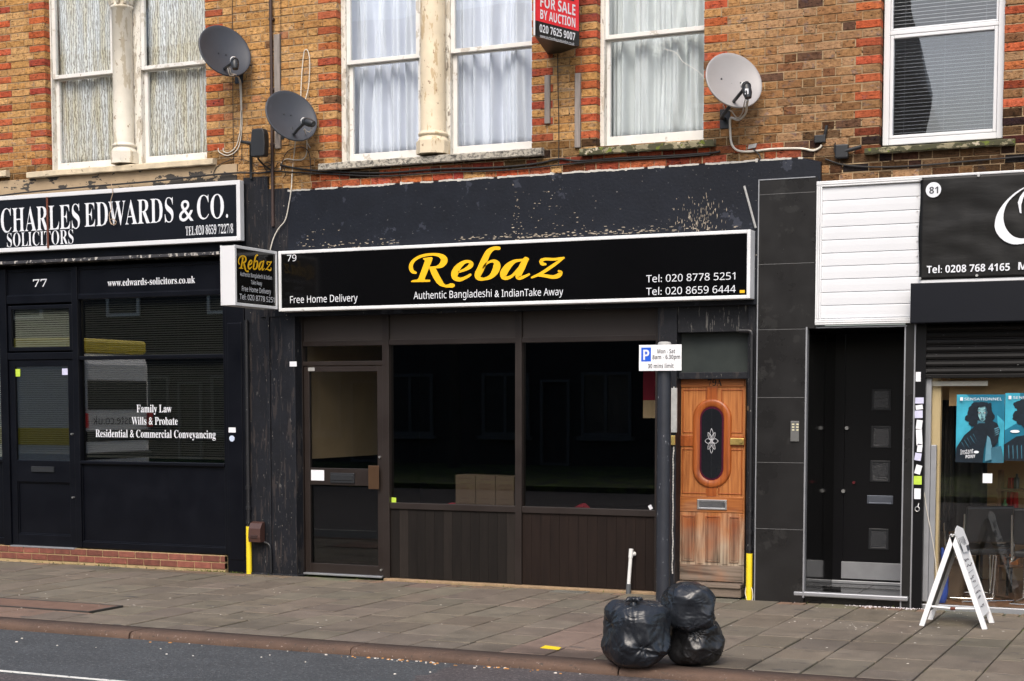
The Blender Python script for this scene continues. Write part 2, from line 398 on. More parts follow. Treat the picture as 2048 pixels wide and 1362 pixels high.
def text(mb, body, org, u, width, cap, up=(0, 0, 1), n=(0, -1, 0), off=0.0, depth=.0008, lift=.0015, ref='H'):
    """adds flat raised letters to mb: org = left end of the baseline, u = reading direction"""
    def tomesh(s):
        cu = bpy.data.curves.new('t', 'FONT'); cu.body = s; cu.size = 1; cu.offset = off; cu.resolution_u = 3
        ob = bpy.data.objects.new('t', cu); COL.objects.link(ob)
        bpy.context.view_layer.update()
        me = bpy.data.meshes.new_from_object(ob.evaluated_get(bpy.context.evaluated_depsgraph_get()))
        v = [q.co.copy() for q in me.vertices]; f = [tuple(p.vertices) for p in me.polygons]
        bpy.data.objects.remove(ob); bpy.data.curves.remove(cu); bpy.data.meshes.remove(me)
        return v, f
    s = any(ord(c) > 0x1D3FF and ord(c) < 0x1D5A0 or 0x1D7CE <= ord(c) < 0x1D7E2 for c in body)
    if not s and ord(body[0]) < 256: body = sans(body, off >= .03); off = 0
    key = (s, off)
    if key not in _cap:
        h = tomesh(serif('H') if s else sans('H'))[0]
        _cap[key] = max(q.y for q in h) - min(q.y for q in h)
    v, f = tomesh(body)
    x0 = min(q.x for q in v); x1 = max(q.x for q in v)
    sx = width / (x1 - x0); sy = cap / _cap[key]
    u = Vector(u).normalized(); up = Vector(up); n = Vector(n); org = Vector(org)
    vs = [org + u * ((q.x - x0) * sx) + up * (q.y * sy) + n * (lift + depth) for q in v]
    mb.add(vs, f)
def T(mb, body, x0, x1, yb, cap, Y, **k):             # lettering on an upright wall plane, measured on the photograph
    a = at(x0, yb, Y); xr = at(x1, yb, Y).x
    c = at(x0, yb - cap, Y).z - a.z
    text(mb, body, (a.x, Y, a.z), (1, 0, 0), xr - a.x, c, **k)
def stroke_poly(pts, n=8):                            # pen stroke (x, y, width) -> closed outline, round ends
    P = smooth_path([Vector(p) for p in pts], n); L = []; R = []
    for i, p in enumerate(P):
        t = P[min(i + 1, len(P) - 1)] - P[max(i - 1, 0)]; t = Vector((t.x, t.y)).normalized(); q = Vector((-t.y, t.x)) * p.z / 2
        L.append(Vector((p.x, p.y)) + q); R.append(Vector((p.x, p.y)) - q)
        if i == 0: t0 = t
        if i == len(P) - 1: t1 = t
    def cap_(c, w, t, sgn):
        o = []
        for k in range(1, 6):
            a = math.pi * k / 6; nrm = Vector((-t.y, t.x))
            o.append(Vector((c.x, c.y)) + nrm * math.cos(a) * w / 2 * sgn + t * math.sin(a) * w / 2 * sgn)
        return o
    return L, R, cap_(P[-1], P[-1].z, t1, 1), cap_(P[0], P[0].z, t0, -1)
def add_stroke(mb, pts, fn, lift):                    # fn maps drawing coordinates to a point on the sign
    L, R, e1, e0 = stroke_poly(pts); k = len(L)
    vs = [fn(q.x, q.y, lift) for q in L + R]
    mb.add(vs, [(i, i + 1, k + i + 1, k + i) for i in range(k - 1)])
    mb.add([fn(q.x, q.y, lift) for q in [L[-1]] + e1 + [R[-1]]], [tuple(range(len(e1) + 2))])
    mb.add([fn(q.x, q.y, lift) for q in [R[0]] + e0 + [L[0]]], [tuple(range(len(e0) + 2))])
REBAZ_S = [
    [(180, 383, 28), (145, 368, 44), (126, 330, 48), (132, 280, 44), (165, 235, 38), (225, 197, 34), (310, 174, 32), (395, 168, 32), (465, 182, 48), (508, 215, 74), (512, 250, 80), (480, 295, 60), (425, 317, 30), (350, 322, 22)],
    [(690, 372, 24), (760, 345, 36), (815, 310, 52), (832, 275, 50), (800, 252, 34), (745, 262, 44), (680, 315, 70), (640, 385, 84), (642, 440, 64), (700, 462, 46), (770, 438, 34), (820, 407, 30)],
    [(1155, 96, 40), (1095, 98, 44), (1035, 140, 66), (990, 225, 76), (945, 330, 80), (908, 410, 76), (925, 450, 50), (985, 456, 34), (1060, 428, 52), (1115, 360, 80), (1132, 290, 82), (1105, 250, 46), (1055, 252, 28), (1000, 285, 24), (968, 330, 14)],
    [(1490, 224, 36), (1415, 236, 28), (1335, 252, 44), (1262, 310, 76), (1212, 385, 84), (1212, 435, 58), (1258, 444, 40), (1320, 412, 34), (1385, 335, 30)],
    [(1470, 228, 62), (1425, 320, 76), (1382, 420, 66), (1402, 444, 44), (1450, 430, 34), (1508, 402, 26)],
    [(1700, 284, 26), (1662, 276, 44), (1652, 244, 42), (1700, 224, 34), (1800, 226, 32), (1885, 214, 28), (1915, 208, 22)],
    [(1912, 212, 20), (1800, 292, 38), (1655, 388, 36), (1545, 438, 22)],
    [(1540, 440, 20), (1605, 414, 28), (1700, 420, 38), (1790, 433, 44), (1855, 415, 54), (1882, 380, 40), (1855, 364, 22)]]
REBAZ_P = [[(270, 215), (285, 210), (365, 198), (383, 210), (375, 240), (290, 450), (292, 464), (350, 465), (356, 478), (345, 490), (130, 493), (127, 482), (150, 470), (200, 462), (217, 445), (290, 245), (282, 232), (272, 228)],
           [(340, 322), (362, 385), (385, 435), (425, 500), (470, 538), (540, 557), (620, 557), (642, 540), (640, 520), (615, 507), (585, 508), (560, 520), (535, 525), (510, 505), (480, 450), (445, 385), (408, 318)]]
def rebaz(mb, fn):
    l = .0010
    for s in REBAZ_S: add_stroke(mb, s, fn, l); l += .0004
    for p in REBAZ_P:
        mb.add([fn(x, y, l) for x, y in p], [tuple(range(len(p) - 1, -1, -1))]); l += .0004
def decal(name, label, cat, r, Y, mat, parent=None, group=None, rot=0, th=.0012):
    mb = MB(); x0, x1, z0, z1 = r; c = Vector(((x0 + x1) / 2, 0, (z0 + z1) / 2))
    p = []
    for x, z in ((x0, z0), (x1, z0), (x1, z1), (x0, z1)):
        dx, dz = x - c.x, z - c.z
        p.append((c.x + dx * math.cos(rot) - dz * math.sin(rot), Y - .001, c.z + dx * math.sin(rot) + dz * math.cos(rot)))
    mb.prism(p, (0, -1, 0), th)
    o = mb.build(name, mat, parent)
    if not parent: tag(o, label, cat, group)
    return o

# ================================================================== GROUND
rnd = random.Random(3)
XL, XR = -10.0, 8.5
KY, KH = -4.13, .055
mb = MB(); mb.box(-60, 30, -60, KY + .05, -.30, -KH)
m_road = M('asphalt', (.048, .053, .058), .85, .25, 3, .9, 60, chips=[((.105, .113, .12), 42, .585, (1, 1, 1)), ((.027, .029, .032), 36, .57, (1, 1, 1))])
def road_patch():
    N = m_road.node_tree.nodes; L = m_road.node_tree.links; b = N['Principled BSDF']
    src = b.inputs['Base Color'].links[0].from_socket
    tc = N.new('ShaderNodeTexCoord'); sx = N.new('ShaderNodeSeparateXYZ'); L.new(tc.outputs['Object'], sx.inputs[0])
    n = N.new('ShaderNodeTexNoise'); n.inputs['Scale'].default_value = 4; L.new(tc.outputs['Object'], n.inputs[0])
    a = N.new('ShaderNodeMath'); a.operation = 'MULTIPLY_ADD'; a.inputs[1].default_value = .22; L.new(n.outputs[0], a.inputs[0]); L.new(sx.outputs[0], a.inputs[2])
    g = N.new('ShaderNodeMath'); g.operation = 'GREATER_THAN'; g.inputs[1].default_value = 1.55; L.new(a.outputs[0], g.inputs[0])
    h = N.new('ShaderNodeMath'); h.operation = 'LESS_THAN'; h.inputs[1].default_value = -5.83; L.new(sx.outputs[1], h.inputs[0])
    o = N.new('ShaderNodeMath'); o.operation = 'MAXIMUM'; L.new(g.outputs[0], o.inputs[0]); L.new(h.outputs[0], o.inputs[1])
    mx = N.new('ShaderNodeMix'); mx.data_type = 'RGBA'; mx.blend_type = 'MULTIPLY'; mx.inputs[7].default_value = (1.25, .98, .92, 1)
    L.new(o.outputs[0], mx.inputs[0]); L.new(src, mx.inputs[6]); L.new(mx.outputs[2], b.inputs['Base Color'])
road_patch()
tag(mb.build('road', m_road), kind='structure')
mb = MB(); p = []
x = -40
while x < -.05:
    mb.box(x, x + .5, -5.785 + rnd.uniform(-.004, .004), -5.735 + rnd.uniform(-.006, .006), -KH + .001, -KH + .004); x += .5
tag(mb.build('road_marking', M('road_paint', (.62, .62, .58), .8, .15, 8, .3, 80, chips=[((.09, .09, .09), 30, .62, (1, 1, 1))])), kind='structure')

# pavement: bedding sheet, then every slab
mb = MB(); mb.box(-60, 30, KY + .06, 3.2, -.30, -.018)
m_bed = M('mossy_joint', (.035, .034, .024), .95, .35, 9, .5, 80, chips=[((.075, .10, .018), 2.0, .50, (1, 1, 1)), ((.11, .16, .02), 3.4, .56, (1, 1, 1))])
bed = mb.build('pavement', m_bed); tag(bed, kind='structure')
m_slab = M('concrete_slab', None, .82, .26, 5, .35, 90, attr='col', rvar=.1,
           chips=[((.22, .19, .165), 50, .64, (1, 1, 1)), ((.36, .34, .32), 32, .715, (1, 1, 1)), ((.07, .062, .054), 3, .635, (.6, 2.2, 1)), ((.065, .055, .047), 34, .665, (1, 1, 1))])
def slab_stain():
    N = m_slab.node_tree.nodes; L = m_slab.node_tree.links; b = N['Principled BSDF']
    src = b.inputs['Base Color'].links[0].from_socket
    tc = N.new('ShaderNodeTexCoord'); n = N.new('ShaderNodeTexNoise'); n.inputs['Scale'].default_value = 2.2; n.inputs['Detail'].default_value = 5
    L.new(tc.outputs['Object'], n.inputs[0]); src_ = src
    for (cx, cy, rx, ry, k) in ((2.15, -3.75, 1.0, .30, .50), (3.35, -3.6, .8, .35, .66), (-.6, -3.4, 1.5, .25, .78), (4.6, -2.2, 1.2, .7, .82), (-4.6, -.25, 1.6, .18, .72)):
        mp = N.new('ShaderNodeMapping'); mp.inputs['Location'].default_value = (-cx / rx, -cy / ry, 0); mp.inputs['Scale'].default_value = (1 / rx, 1 / ry, 0)
        L.new(tc.outputs['Object'], mp.inputs[0])
        ln = N.new('ShaderNodeVectorMath'); ln.operation = 'LENGTH'; L.new(mp.outputs[0], ln.inputs[0])
        a = N.new('ShaderNodeMath'); a.operation = 'MULTIPLY_ADD'; a.inputs[1].default_value = 1.6; L.new(n.outputs[0], a.inputs[0]); L.new(ln.outputs['Value'], a.inputs[2])
        mr = N.new('ShaderNodeMapRange'); mr.inputs[1].default_value = 1.25; mr.inputs[2].default_value = 1.85; mr.inputs[3].default_value = k; mr.inputs[4].default_value = 1
        L.new(a.outputs[0], mr.inputs[0])
        mx = N.new('ShaderNodeMix'); mx.data_type = 'RGBA'; mx.blend_type = 'MULTIPLY'; mx.inputs[0].default_value = 1
        L.new(src_, mx.inputs[6]); L.new(mr.outputs[0], mx.inputs[7]); src_ = mx.outputs[2]
    L.new(src_, b.inputs['Base Color'])
slab_stain()
sw, sy0, sy1 = .378, KY + .30, -.03
mb = MB(); X0 = .105
k0 = int((XL - X0) / sw) - 1; k1 = int((XR - X0) / sw) + 1
G_SLAB = (.136, .113, .085)
def slab(x0, x1, y0, y1, c, dz):
    tx, ty = rnd.uniform(-.0022, .0022), rnd.uniform(-.002, .002); g = rnd.uniform(.004, .0105)
    x0 += g; x1 -= g; y0 += g; y1 -= g
    def z(x, y): return dz + tx * (x - x0) / sw + ty * (y - y0) / .6
    e = .004
    v = [(x0, y0, -.03), (x1, y0, -.03), (x1, y1, -.03), (x0, y1, -.03),
         (x0, y0, z(x0, y0) - e), (x1, y0, z(x1, y0) - e), (x1, y1, z(x1, y1) - e), (x0, y1, z(x0, y1) - e),
         (x0 + e, y0 + e, z(x0, y0)), (x1 - e, y0 + e, z(x1, y0)), (x1 - e, y1 - e, z(x1, y1)), (x0 + e, y1 - e, z(x0, y1))]
    f = [(0, 1, 5, 4), (1, 2, 6, 5), (2, 3, 7, 6), (3, 0, 4, 7), (4, 5, 9, 8), (5, 6, 10, 9), (6, 7, 11, 10), (7, 4, 8, 11), (8, 9, 10, 11)]
    mb.add(v, f, c)
COVER = (-4.05, -2.62, -3.28, -2.80)
for k in range(k0, k1 + 1):
    a, b = X0 + k * sw, X0 + (k + 1) * sw
    y = sy1 - rnd.choice((0, .19, .28, .42)); yt = sy1
    if sy1 - y > .02:
        if rnd.random() < .55 :
            q = sy1
            n = 3
            for j in range(n):                     # small red-brown pavers fill the ends of the rows
                slab(a + j * sw / n, a + (j + 1) * sw / n, max(y, sy1 - .2), sy1, (.17 * rnd.uniform(.8, 1.15), .115, .075), rnd.uniform(-.003, .001))
            if y < sy1 - .21: slab(a, b, y, sy1 - .2, G_SLAB, 0)
        else: slab(a, b, y, sy1, [c * rnd.uniform(.85, 1.1) for c in G_SLAB], rnd.uniform(-.002, .002))
    while y > sy0 + .05:
        ln = rnd.choice((.57, .57, .57, .76, .45)); y2 = max(y - ln, sy0)
        if y2 - sy0 < .12: y2 = sy0
        t = rnd.uniform(.84, 1.12); c = [G_SLAB[i] * t * (1 + rnd.uniform(-.03, .03)) for i in range(3)]
        if k in (4, 5) and y < -1.1:
            c = [.158 * t, .112 * t, .088 * t]
        if COVER[0] - .02 < (a + b) / 2 < COVER[1] + .02 and y2 < COVER[3] and y > COVER[2]:
            if y > COVER[3] + .06: slab(a, b, COVER[3] + .03, y, c, 0)
            if y2 < COVER[2] - .06: slab(a, b, y2, COVER[2] - .03, (.17, .11, .08), 0)
        else:
            slab(a, b, y2, y, c, rnd.uniform(-.003, .003))
        y = y2
o = mb.build('paving_slabs', m_slab, None); tag(o, kind='structure')
# kerb stones
mb = MB(); x = .53 - 2.1 * 6
m_kerb = M('granite_kerb', (.092, .055, .037), .8, .3, 3, .5, 70, chips=[((.22, .17, .14), 45, .64, (1, 1, 1)), ((.05, .036, .028), 30, .63, (1, 1, 1))])
kx = [-12.2, -10, -7.9, -5.8, -3.6, -1.52, .53, 2.68, 4.8, 6.9, 9.1]
for a, b in zip(kx[:-1], kx[1:]):
    n = 60; prof = [(.295, -.02), (.295, .0), (.05, .002), (.022, -.004), (.006, -.02), (.0, -.05), (.0, -.2)]
    rings = []; dy = rnd.uniform(-.008, .008)
    for i in range(n + 1):
        xx = a + .006 + (b - a - .012) * i / n; r = []
        for j, (yy, zz) in enumerate(prof):
            w = noise.noise((xx * 4, j * 1.3, a)) * (.007 if j in (2, 3, 4, 5) else 0)
            r.append((xx, KY + yy + w + (dy if j > 1 else 0), zz + w * .8))
        rings.append(r)
    m = len(prof); vs = [q for r in rings for q in r]
    fs = [(i * m + j, (i + 1) * m + j, (i + 1) * m + j + 1, i * m + j + 1) for i in range(n) for j in range(m - 1)]
    mb.add(vs, fs, None, True); mb.add(rings[0], [tuple(range(m))]); mb.add(rings[-1], [tuple(range(m - 1, -1, -1))])
tag(mb.build('kerb', m_kerb), kind='structure')
# access cover
t = thing('access_cover', 'long brown paved access cover in a dark metal frame, near the kerb', 'access cover', (COVER[0], COVER[2], 0))
mb = MB(); mb.box(COVER[0] + .03, COVER[1] - .03, COVER[2] + .03, COVER[3] - .03, -.03, .002, .003)
mb.build('cover_plate', M('brown_cover', (.15, .088, .062), .85, .25, 6, .6, 80), t)
mb = MB()
for r in ((COVER[0], COVER[1], COVER[2], COVER[2] + .028), (COVER[0], COVER[1], COVER[3] - .028, COVER[3]), (COVER[0], COVER[0] + .028, COVER[2] + .028, COVER[3] - .028), (COVER[1] - .028, COVER[1], COVER[2] + .028, COVER[3] - .028)):
    mb.box(*r, -.03, .004, .002)
mb.build('cover_frame', M('dark_iron', (.035, .03, .027), .7, .3, 9), t)
# weeds and crumbs
mb = MB()
for i in range(260):
    a = rnd.choice((rnd.gauss(-5.2, .9), rnd.gauss(-3.6, .3), rnd.uniform(-6.5, 4.5)))
    yy = -.02 - abs(rnd.gauss(0, .025)); h = rnd.uniform(.006, .03); w = rnd.uniform(.003, .008); r = rnd.uniform(0, 3.14)
    dx, dy = math.cos(r) * w, math.sin(r) * w
    mb.add([(a - dx, yy - dy, 0), (a + dx, yy + dy, 0), (a + rnd.uniform(-.02, .02), yy + rnd.uniform(-.02, .01), h)], [(0, 1, 2)])
tag(mb.build('weeds', M('weed_green', (.10, .13, .02), .9, .4, 20)), 'small weeds and moss along the foot of the shopfronts', 'weeds', kind='stuff')
def scatter(name, label, cat, pts, mat, s0, s1, z=0, flat=.3):
    mb = MB()
    for (a, b) in pts:
        s = rnd.uniform(s0, s1); r = rnd.uniform(0, 6.3); k = rnd.randint(4, 6)
        ring = [(a + math.cos(r + 6.283 * i / k) * s * rnd.uniform(.6, 1.2), b + math.sin(r + 6.283 * i / k) * s * rnd.uniform(.5, 1.0), z + .001) for i in range(k)]
        top = [(a + (q[0] - a) * .7, b + (q[1] - b) * .7, z + .002 + s * flat) for q in ring]
        mb.add(ring + top, [tuple(range(k, 2 * k))] + [(i, (i + 1) % k, k + (i + 1) % k, k + i) for i in range(k)])
    return tag(mb.build(name, mat), label, cat, kind='stuff')
scatter('gutter_litter', 'pale crumbs and scraps of litter lying in the gutter', 'litter',
        [(rnd.gauss(1.25, .45), KY - .03 - abs(rnd.gauss(0, .04))) for _ in range(28)] + [(gnd(x, y, -KH).x, gnd(x, y, -KH).y) for x, y in ((378, 1288), (403, 1292), (405, 1287), (140, 1268), (860, 1345), (870, 1330))] + [(rnd.uniform(-4, 6), KY - .04 - abs(rnd.gauss(0, .4))) for _ in range(20)], m_litter, .005, .015, -KH, .4)
scatter('gutter_leaves', 'scraps of orange and brown leaf in the gutter', 'leaf litter',
        [(rnd.gauss(1.2, .5), KY - .03 - abs(rnd.gauss(0, .04))) for _ in range(26)] + [(gnd(x, y, -KH).x, gnd(x, y, -KH).y) for x, y in ((300, 1285), (340, 1286), (1060, 1343), (1010, 1338))], m_leaf, .006, .02, -KH, .3)
scatter('pavement_crumbs', 'white flecks and trodden gum scattered over the pavement', 'litter',
        [(rnd.uniform(-6, 6), rnd.uniform(KY + .05, -.2)) for _ in range(120)] + [(rnd.gauss(4.0, .5), rnd.uniform(-1.6, -.15)) for _ in range(60)], m_litter, .003, .012, 0, .05)
scatter('doorstep_grit', 'white flecks of grit piled under the doorway step', 'grit',
        [(rnd.gauss(3.75, .22), -.05 - abs(rnd.gauss(0, .04))) for _ in range(160)], M('white_grit', (.65, .6, .62), .9, .1, 5), .003, .010, .001, .4)
# yellow painted tab
p = [gnd(*q) for q in ((1080, 1297), (1117, 1301), (1122, 1296), (1090, 1292))]
mb = MB(); mb.prism([(q.x, q.y, .004) for q in p], (0, 0, 1), .002)
tag(mb.build('painted_mark', m_yellow), 'small yellow rectangle painted on the pavement by the kerb', 'painted mark')

# ================================================================== BRICK TERRACE
terr = thing('brick_terrace', 'yellow stock brick terrace with red brick window edges over three dark shopfronts', 'building', (0, 0, 0))
ZT = 8.2
# openings: x0, x1, sill top
WIN = [(-8.30, -6.50, 4.46), (-5.786, -3.609, 4.46), (-1.987, .209, 4.32), (.888, 1.956, 4.29), (3.59, 4.649, 4.105), (5.55, 6.65, 4.105)]
CH, BH = .0786, .0690
cols = [(.475, .27, .105), (.445, .24, .085), (.50, .295, .125), (.41, .21, .075), (.465, .26, .105)]
darks = [(.20, .105, .05), (.15, .08, .042), (.27, .125, .048)]
reds = [(.42, .10, .042), (.38, .088, .04), (.45, .12, .05), (.33, .068, .036)]
mb = MB(); mo = MB(); rb = random.Random(11)
def brick(x0, x1, zt, c):
    dy = rb.uniform(-.0035, .0025); j = lambda: rb.uniform(-.0028, .0028)
    z1, z0 = zt + j(), zt - BH + j(); x0 += j(); x1 += j(); e = .0035
    v = [(x0, .1, z0), (x1, .1, z0), (x1, .1, z1), (x0, .1, z1),
         (x0, dy + e, z0), (x1, dy + e, z0), (x1, dy + e, z1), (x0, dy + e, z1),
         (x0 + e, dy + j(), z0 + e), (x1 - e, dy + j(), z0 + e), (x1 - e, dy + j(), z1 - e), (x0 + e, dy + j(), z1 - e)]
    mb.add(v, [(4, 5, 9, 8), (5, 6, 10, 9), (6, 7, 11, 10), (7, 4, 8, 11), (8, 9, 10, 11), (0, 1, 5, 4), (1, 2, 6, 5), (2, 3, 7, 6), (3, 0, 4, 7)], c)
zlow = 3.80; ztop0 = 5.398
k = int((ztop0 - ZT) / CH) - 1; courses = []
while ztop0 - CH * k > zlow: courses.append((k, ztop0 - CH * k)); k += 1
for k, zt in courses:
    ed = [XL - 1.5]; kinds = [0]
    segs = []; cur = XL - 1.5; curk = False
    for (a, b, s) in WIN:
        if zt > s + .02:
            segs.append((cur, a, curk, True)); cur = b; curk = True
    segs.append((cur, XR + .5, curk, False))
    even = k % 2 == 0
    for (a, b, lq, rq) in segs:
        j = .0095; wl = .222 if even else .158
        wr = wl if b - a > .5 else min(wl, (b - a) / 2.2)
        parts = [(a, a + wl, 'q' if lq else 'n')]
        x = a + wl + j; end = b - wr - j; span = end - x
        if span > .05:
            n = max(1, round(span / .1755)); seq = [(.222 if (i + k) % 2 else .107) for i in range(n)]
            sc = (span - j * (n - 1)) / sum(seq)
            for w in seq: parts.append((x, x + w * sc, 'n')); x += w * sc + j
        if b - a > .5: parts.append((b - wr, b, 'q' if rq else 'n'))
        for (p, q, kd) in parts:
            xm = (p + q) / 2
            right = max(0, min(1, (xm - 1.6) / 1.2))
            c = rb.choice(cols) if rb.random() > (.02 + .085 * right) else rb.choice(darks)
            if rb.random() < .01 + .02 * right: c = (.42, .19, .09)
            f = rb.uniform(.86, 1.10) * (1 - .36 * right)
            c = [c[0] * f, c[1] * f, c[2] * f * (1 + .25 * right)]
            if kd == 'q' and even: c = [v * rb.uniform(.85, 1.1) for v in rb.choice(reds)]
            # sooty staining by sills and shopfronts; sill shadow also painted into bricks just below
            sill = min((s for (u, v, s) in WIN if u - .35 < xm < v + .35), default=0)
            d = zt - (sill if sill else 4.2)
            soot_shade = 0
            if sill and d < .12: soot_shade = .62 if d > 0 else .9 if d > -.17 else .5
            elif d < .35: soot_shade = .28 * (1 - d / .35)
            if xm > 1.9 and d < .6: soot_shade = max(soot_shade, .3 * rb.random() + .1)
            if 2.9 < xm and zt < 4.42: soot_shade = max(soot_shade, rb.uniform(.6, 1.0))
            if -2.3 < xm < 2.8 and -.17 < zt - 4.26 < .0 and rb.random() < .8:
                c = [v * rb.uniform(.7, 1) for v in rb.choice(reds)]; soot_shade *= .62
            if rb.random() < soot_shade * 1.1: kf = max(.06, 1 - soot_shade * rb.uniform(.6, 1.1)); c = [v * kf for v in c]
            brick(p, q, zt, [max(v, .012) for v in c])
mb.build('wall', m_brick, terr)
# mortar behind, with the same openings
xs = sorted({XL - 1.5, XR + .5, *[v for w in WIN for v in w[:2]]}); zs = sorted({3.6, ZT, *[w[2] for w in WIN]})
for i in range(len(xs) - 1):
    for j in range(len(zs) - 1):
        xm, zm = (xs[i] + xs[i + 1]) / 2, (zs[j] + zs[j + 1]) / 2
        if any(a < xm < b and zm > s for a, b, s in WIN): continue
        g0 = .005 if any(abs(xs[i] - w[1]) < 1e-6 and zm > w[2] for w in WIN) else 0
        g1 = .005 if any(abs(xs[i + 1] - w[0]) < 1e-6 and zm > w[2] for w in WIN) else 0
        mo.box(xs[i] - g0 * -1, xs[i + 1] - g1, .0055, .099, zs[j], zs[j + 1])
mo.build('mortar', m_mortar, terr)
# dark rooms upstairs, roof slab, rear
mb = MB()
mb.box(XL - 1.5, XR + .5, 2.4, 2.5, 3.46, ZT); mb.box(XL - 1.5, XR + .5, .101, 2.4, 3.45, 3.6); mb.box(XL - 1.5, XR + .5, .101, 2.4, ZT - .02, ZT + .1)
for x in (XL - 1.4, -6.2, -2.9, .55, 2.8, 5.1, XR + .3): mb.box(x, x + .08, .12, 2.399, 3.61, ZT - .03)
mb.build('upstairs_room', m_uproom, terr)

def column(parent, px0, px1, Y, zb, mat, capz=None):
    """turned column with square plinth; shaft between two picture columns"""
    a = at(px0, 150, Y).x; b = at(px1, 150, Y).x; cx = (a + b) / 2; r = (b - a) / 2
    mb = MB(); w = r * 1.32
    o8 = [(cx + math.cos(rad(22.5 + 45 * i)) * r * 1.36, Y + math.sin(rad(22.5 + 45 * i)) * r * 1.36) for i in range(8)]
    mb.prism([(x, y, zb) for x, y in o8], (0, 0, 1), .125)
    prof = [(1.26, .125), (1.14, .16), (1.06, .17), (1.06, .178), (1.17, .184), (1.21, .196), (1.17, .208), (1.03, .214), (1.0, .23)]
    top = (capz or ZT)
    prof += [(1.0, .6), (.97, top - zb)]
    if capz: prof += [(1.12, capz - zb + .01), (1.15, capz - zb + .03), (1.0, capz - zb + .05), (1.1, capz - zb + .1), (1.45, capz - zb + .2), (1.75, capz - zb + .27), (1.75, capz - zb + .34)]
    n = 28; rings = []
    for (f, z) in prof: rings.append([(cx + math.cos(2 * math.pi * i / n) * r * f, Y + math.sin(2 * math.pi * i / n) * r * f, zb + z) for i in range(n)])
    mb.add([v for q in rings for v in q], [(i * n + j, i * n + (j + 1) % n, (i + 1) * n + (j + 1) % n, (i + 1) * n + j) for i in range(len(rings) - 1) for j in range(n)], None, True)
    if capz:                                           # carved leaves round the capital
        for i in range(10):
            an = 2 * math.pi * i / 10; c, s = math.cos(an), math.sin(an)
            pth = [(cx + c * r * f, Y + s * r * f, capz + z) for f, z in ((1.05, .05), (1.25, .12), (1.6, .2), (1.85, .21), (1.9, .16))]
            mb.tube(pth, [.02, .028, .026, .02, .01], 6)
        mb.box(cx - r * 1.9, cx + r * 1.9, Y - r * 1.9, Y + r * 1.9, capz + .34, capz + .42, .01)
    return mb.build('column', mat, parent)
def sill(parent, px0, yb0, px1, ht, mat, Y=-.075):
    a = at(px0, yb0, Y); x1 = at(px1, yb0 - 20, Y).x
    zb = a.z; zt = at(px0, yb0 - ht, Y).z
    mb = MB(); n = 50
    rs = []
    for i in range(n + 1):
        x = a.x + (x1 - a.x) * i / n; w = lambda s: noise.noise((x * 7, s, zb)) * .006
        rs.append([(x, .2, zb + .01), (x, Y + .01, zb + w(1)), (x, Y + w(2), zb + .006 + w(3)), (x, Y + w(4), zt - .008 + w(4)), (x, Y + .014, zt + w(5) * .7), (x, .2, zt + .035)])
    m = 6
    mb.add([v for r in rs for v in r], [(i * m + j, i * m + j + 1, (i + 1) * m + j + 1, (i + 1) * m + j) for i in range(n) for j in range(m - 1)], None, False)
    mb.add(rs[0], [tuple(range(m - 1, -1, -1))]); mb.add(rs[-1], [tuple(range(m))])
    return mb.build('sill', mat, parent)

def sash(win, x0, x1, zb, zr, zt, mat, wl=.05, brail=.085, Yl=.16, Yu=.11, gmat=None):
    """sliding sash: lower light behind (Yl), upper light in front (Yu)"""
    rr = .042
    mat = m_white; up = MB(); up.frame((x0, x1, zr - rr / 2, zt), wl, Yu, Yu + .045, .004, rr, .05); u = up.build('upper_sash', mat, win)
    lo = MB(); lo.frame((x0, x1, zb, zr + rr / 2 - .012), wl, Yl, Yl + .045, .004, brail, rr); l = lo.build('lower_sash', mat, win)
    p = MB(); p.box(x0 + wl - .004, x1 - wl + .004, Yu + .02, Yu + .023, zr, zt - .03); p.build('pane', gmat or g_up, win)
    p = MB(); p.box(x0 + wl - .004, x1 - wl + .004, Yl + .02, Yl + .023, zb + brail - .005, zr); p.build('pane', gmat or g_up, win)
def curtain(name, label, x0, x1, z0, z1, Y, mat, amp, freq, seed, slant=0, group=None, ny=26):
    mb = MB(); nx = int((x1 - x0) * 150); r = random.Random(seed); ph = [r.uniform(0, 6.28) for _ in range(6)]
    g = []
    for i in range(nx + 1):
        x = x0 + (x1 - x0) * i / nx
        for j in range(ny + 1):
            t = j / ny; z = z1 + (z0 - z1) * t; xx = x + slant * t * (x - x0) * .5
            q = noise.noise((x * 2.2 + seed, t * 2.4, seed)) * 2.6 + slant * 2.2 * t * (1 + noise.noise((x * 1.5, seed, 3)))
            w = math.sin(x * freq + ph[0] + q * 1.5 + slant * t * 2) + .55 * math.sin(x * freq * 1.9 + ph[1] + q * 2) + .3 * math.sin(x * freq * 3.7 + ph[2] - t * 1.3)
            w = math.copysign(abs(w) ** .8, w)
            g.append((x, Y + amp * w * (.75 + .25 * t), z))
    m = ny + 1
    mb.add(g, [(i * m + j, i * m + j + 1, (i + 1) * m + j + 1, (i + 1) * m + j) for i in range(nx) for j in range(ny)], None, True)
    o = mb.build(name, mat); sol = o.modifiers.new('thick', 'SOLIDIFY'); sol.thickness = .0015
    return tag(o, label, 'curtain', group)

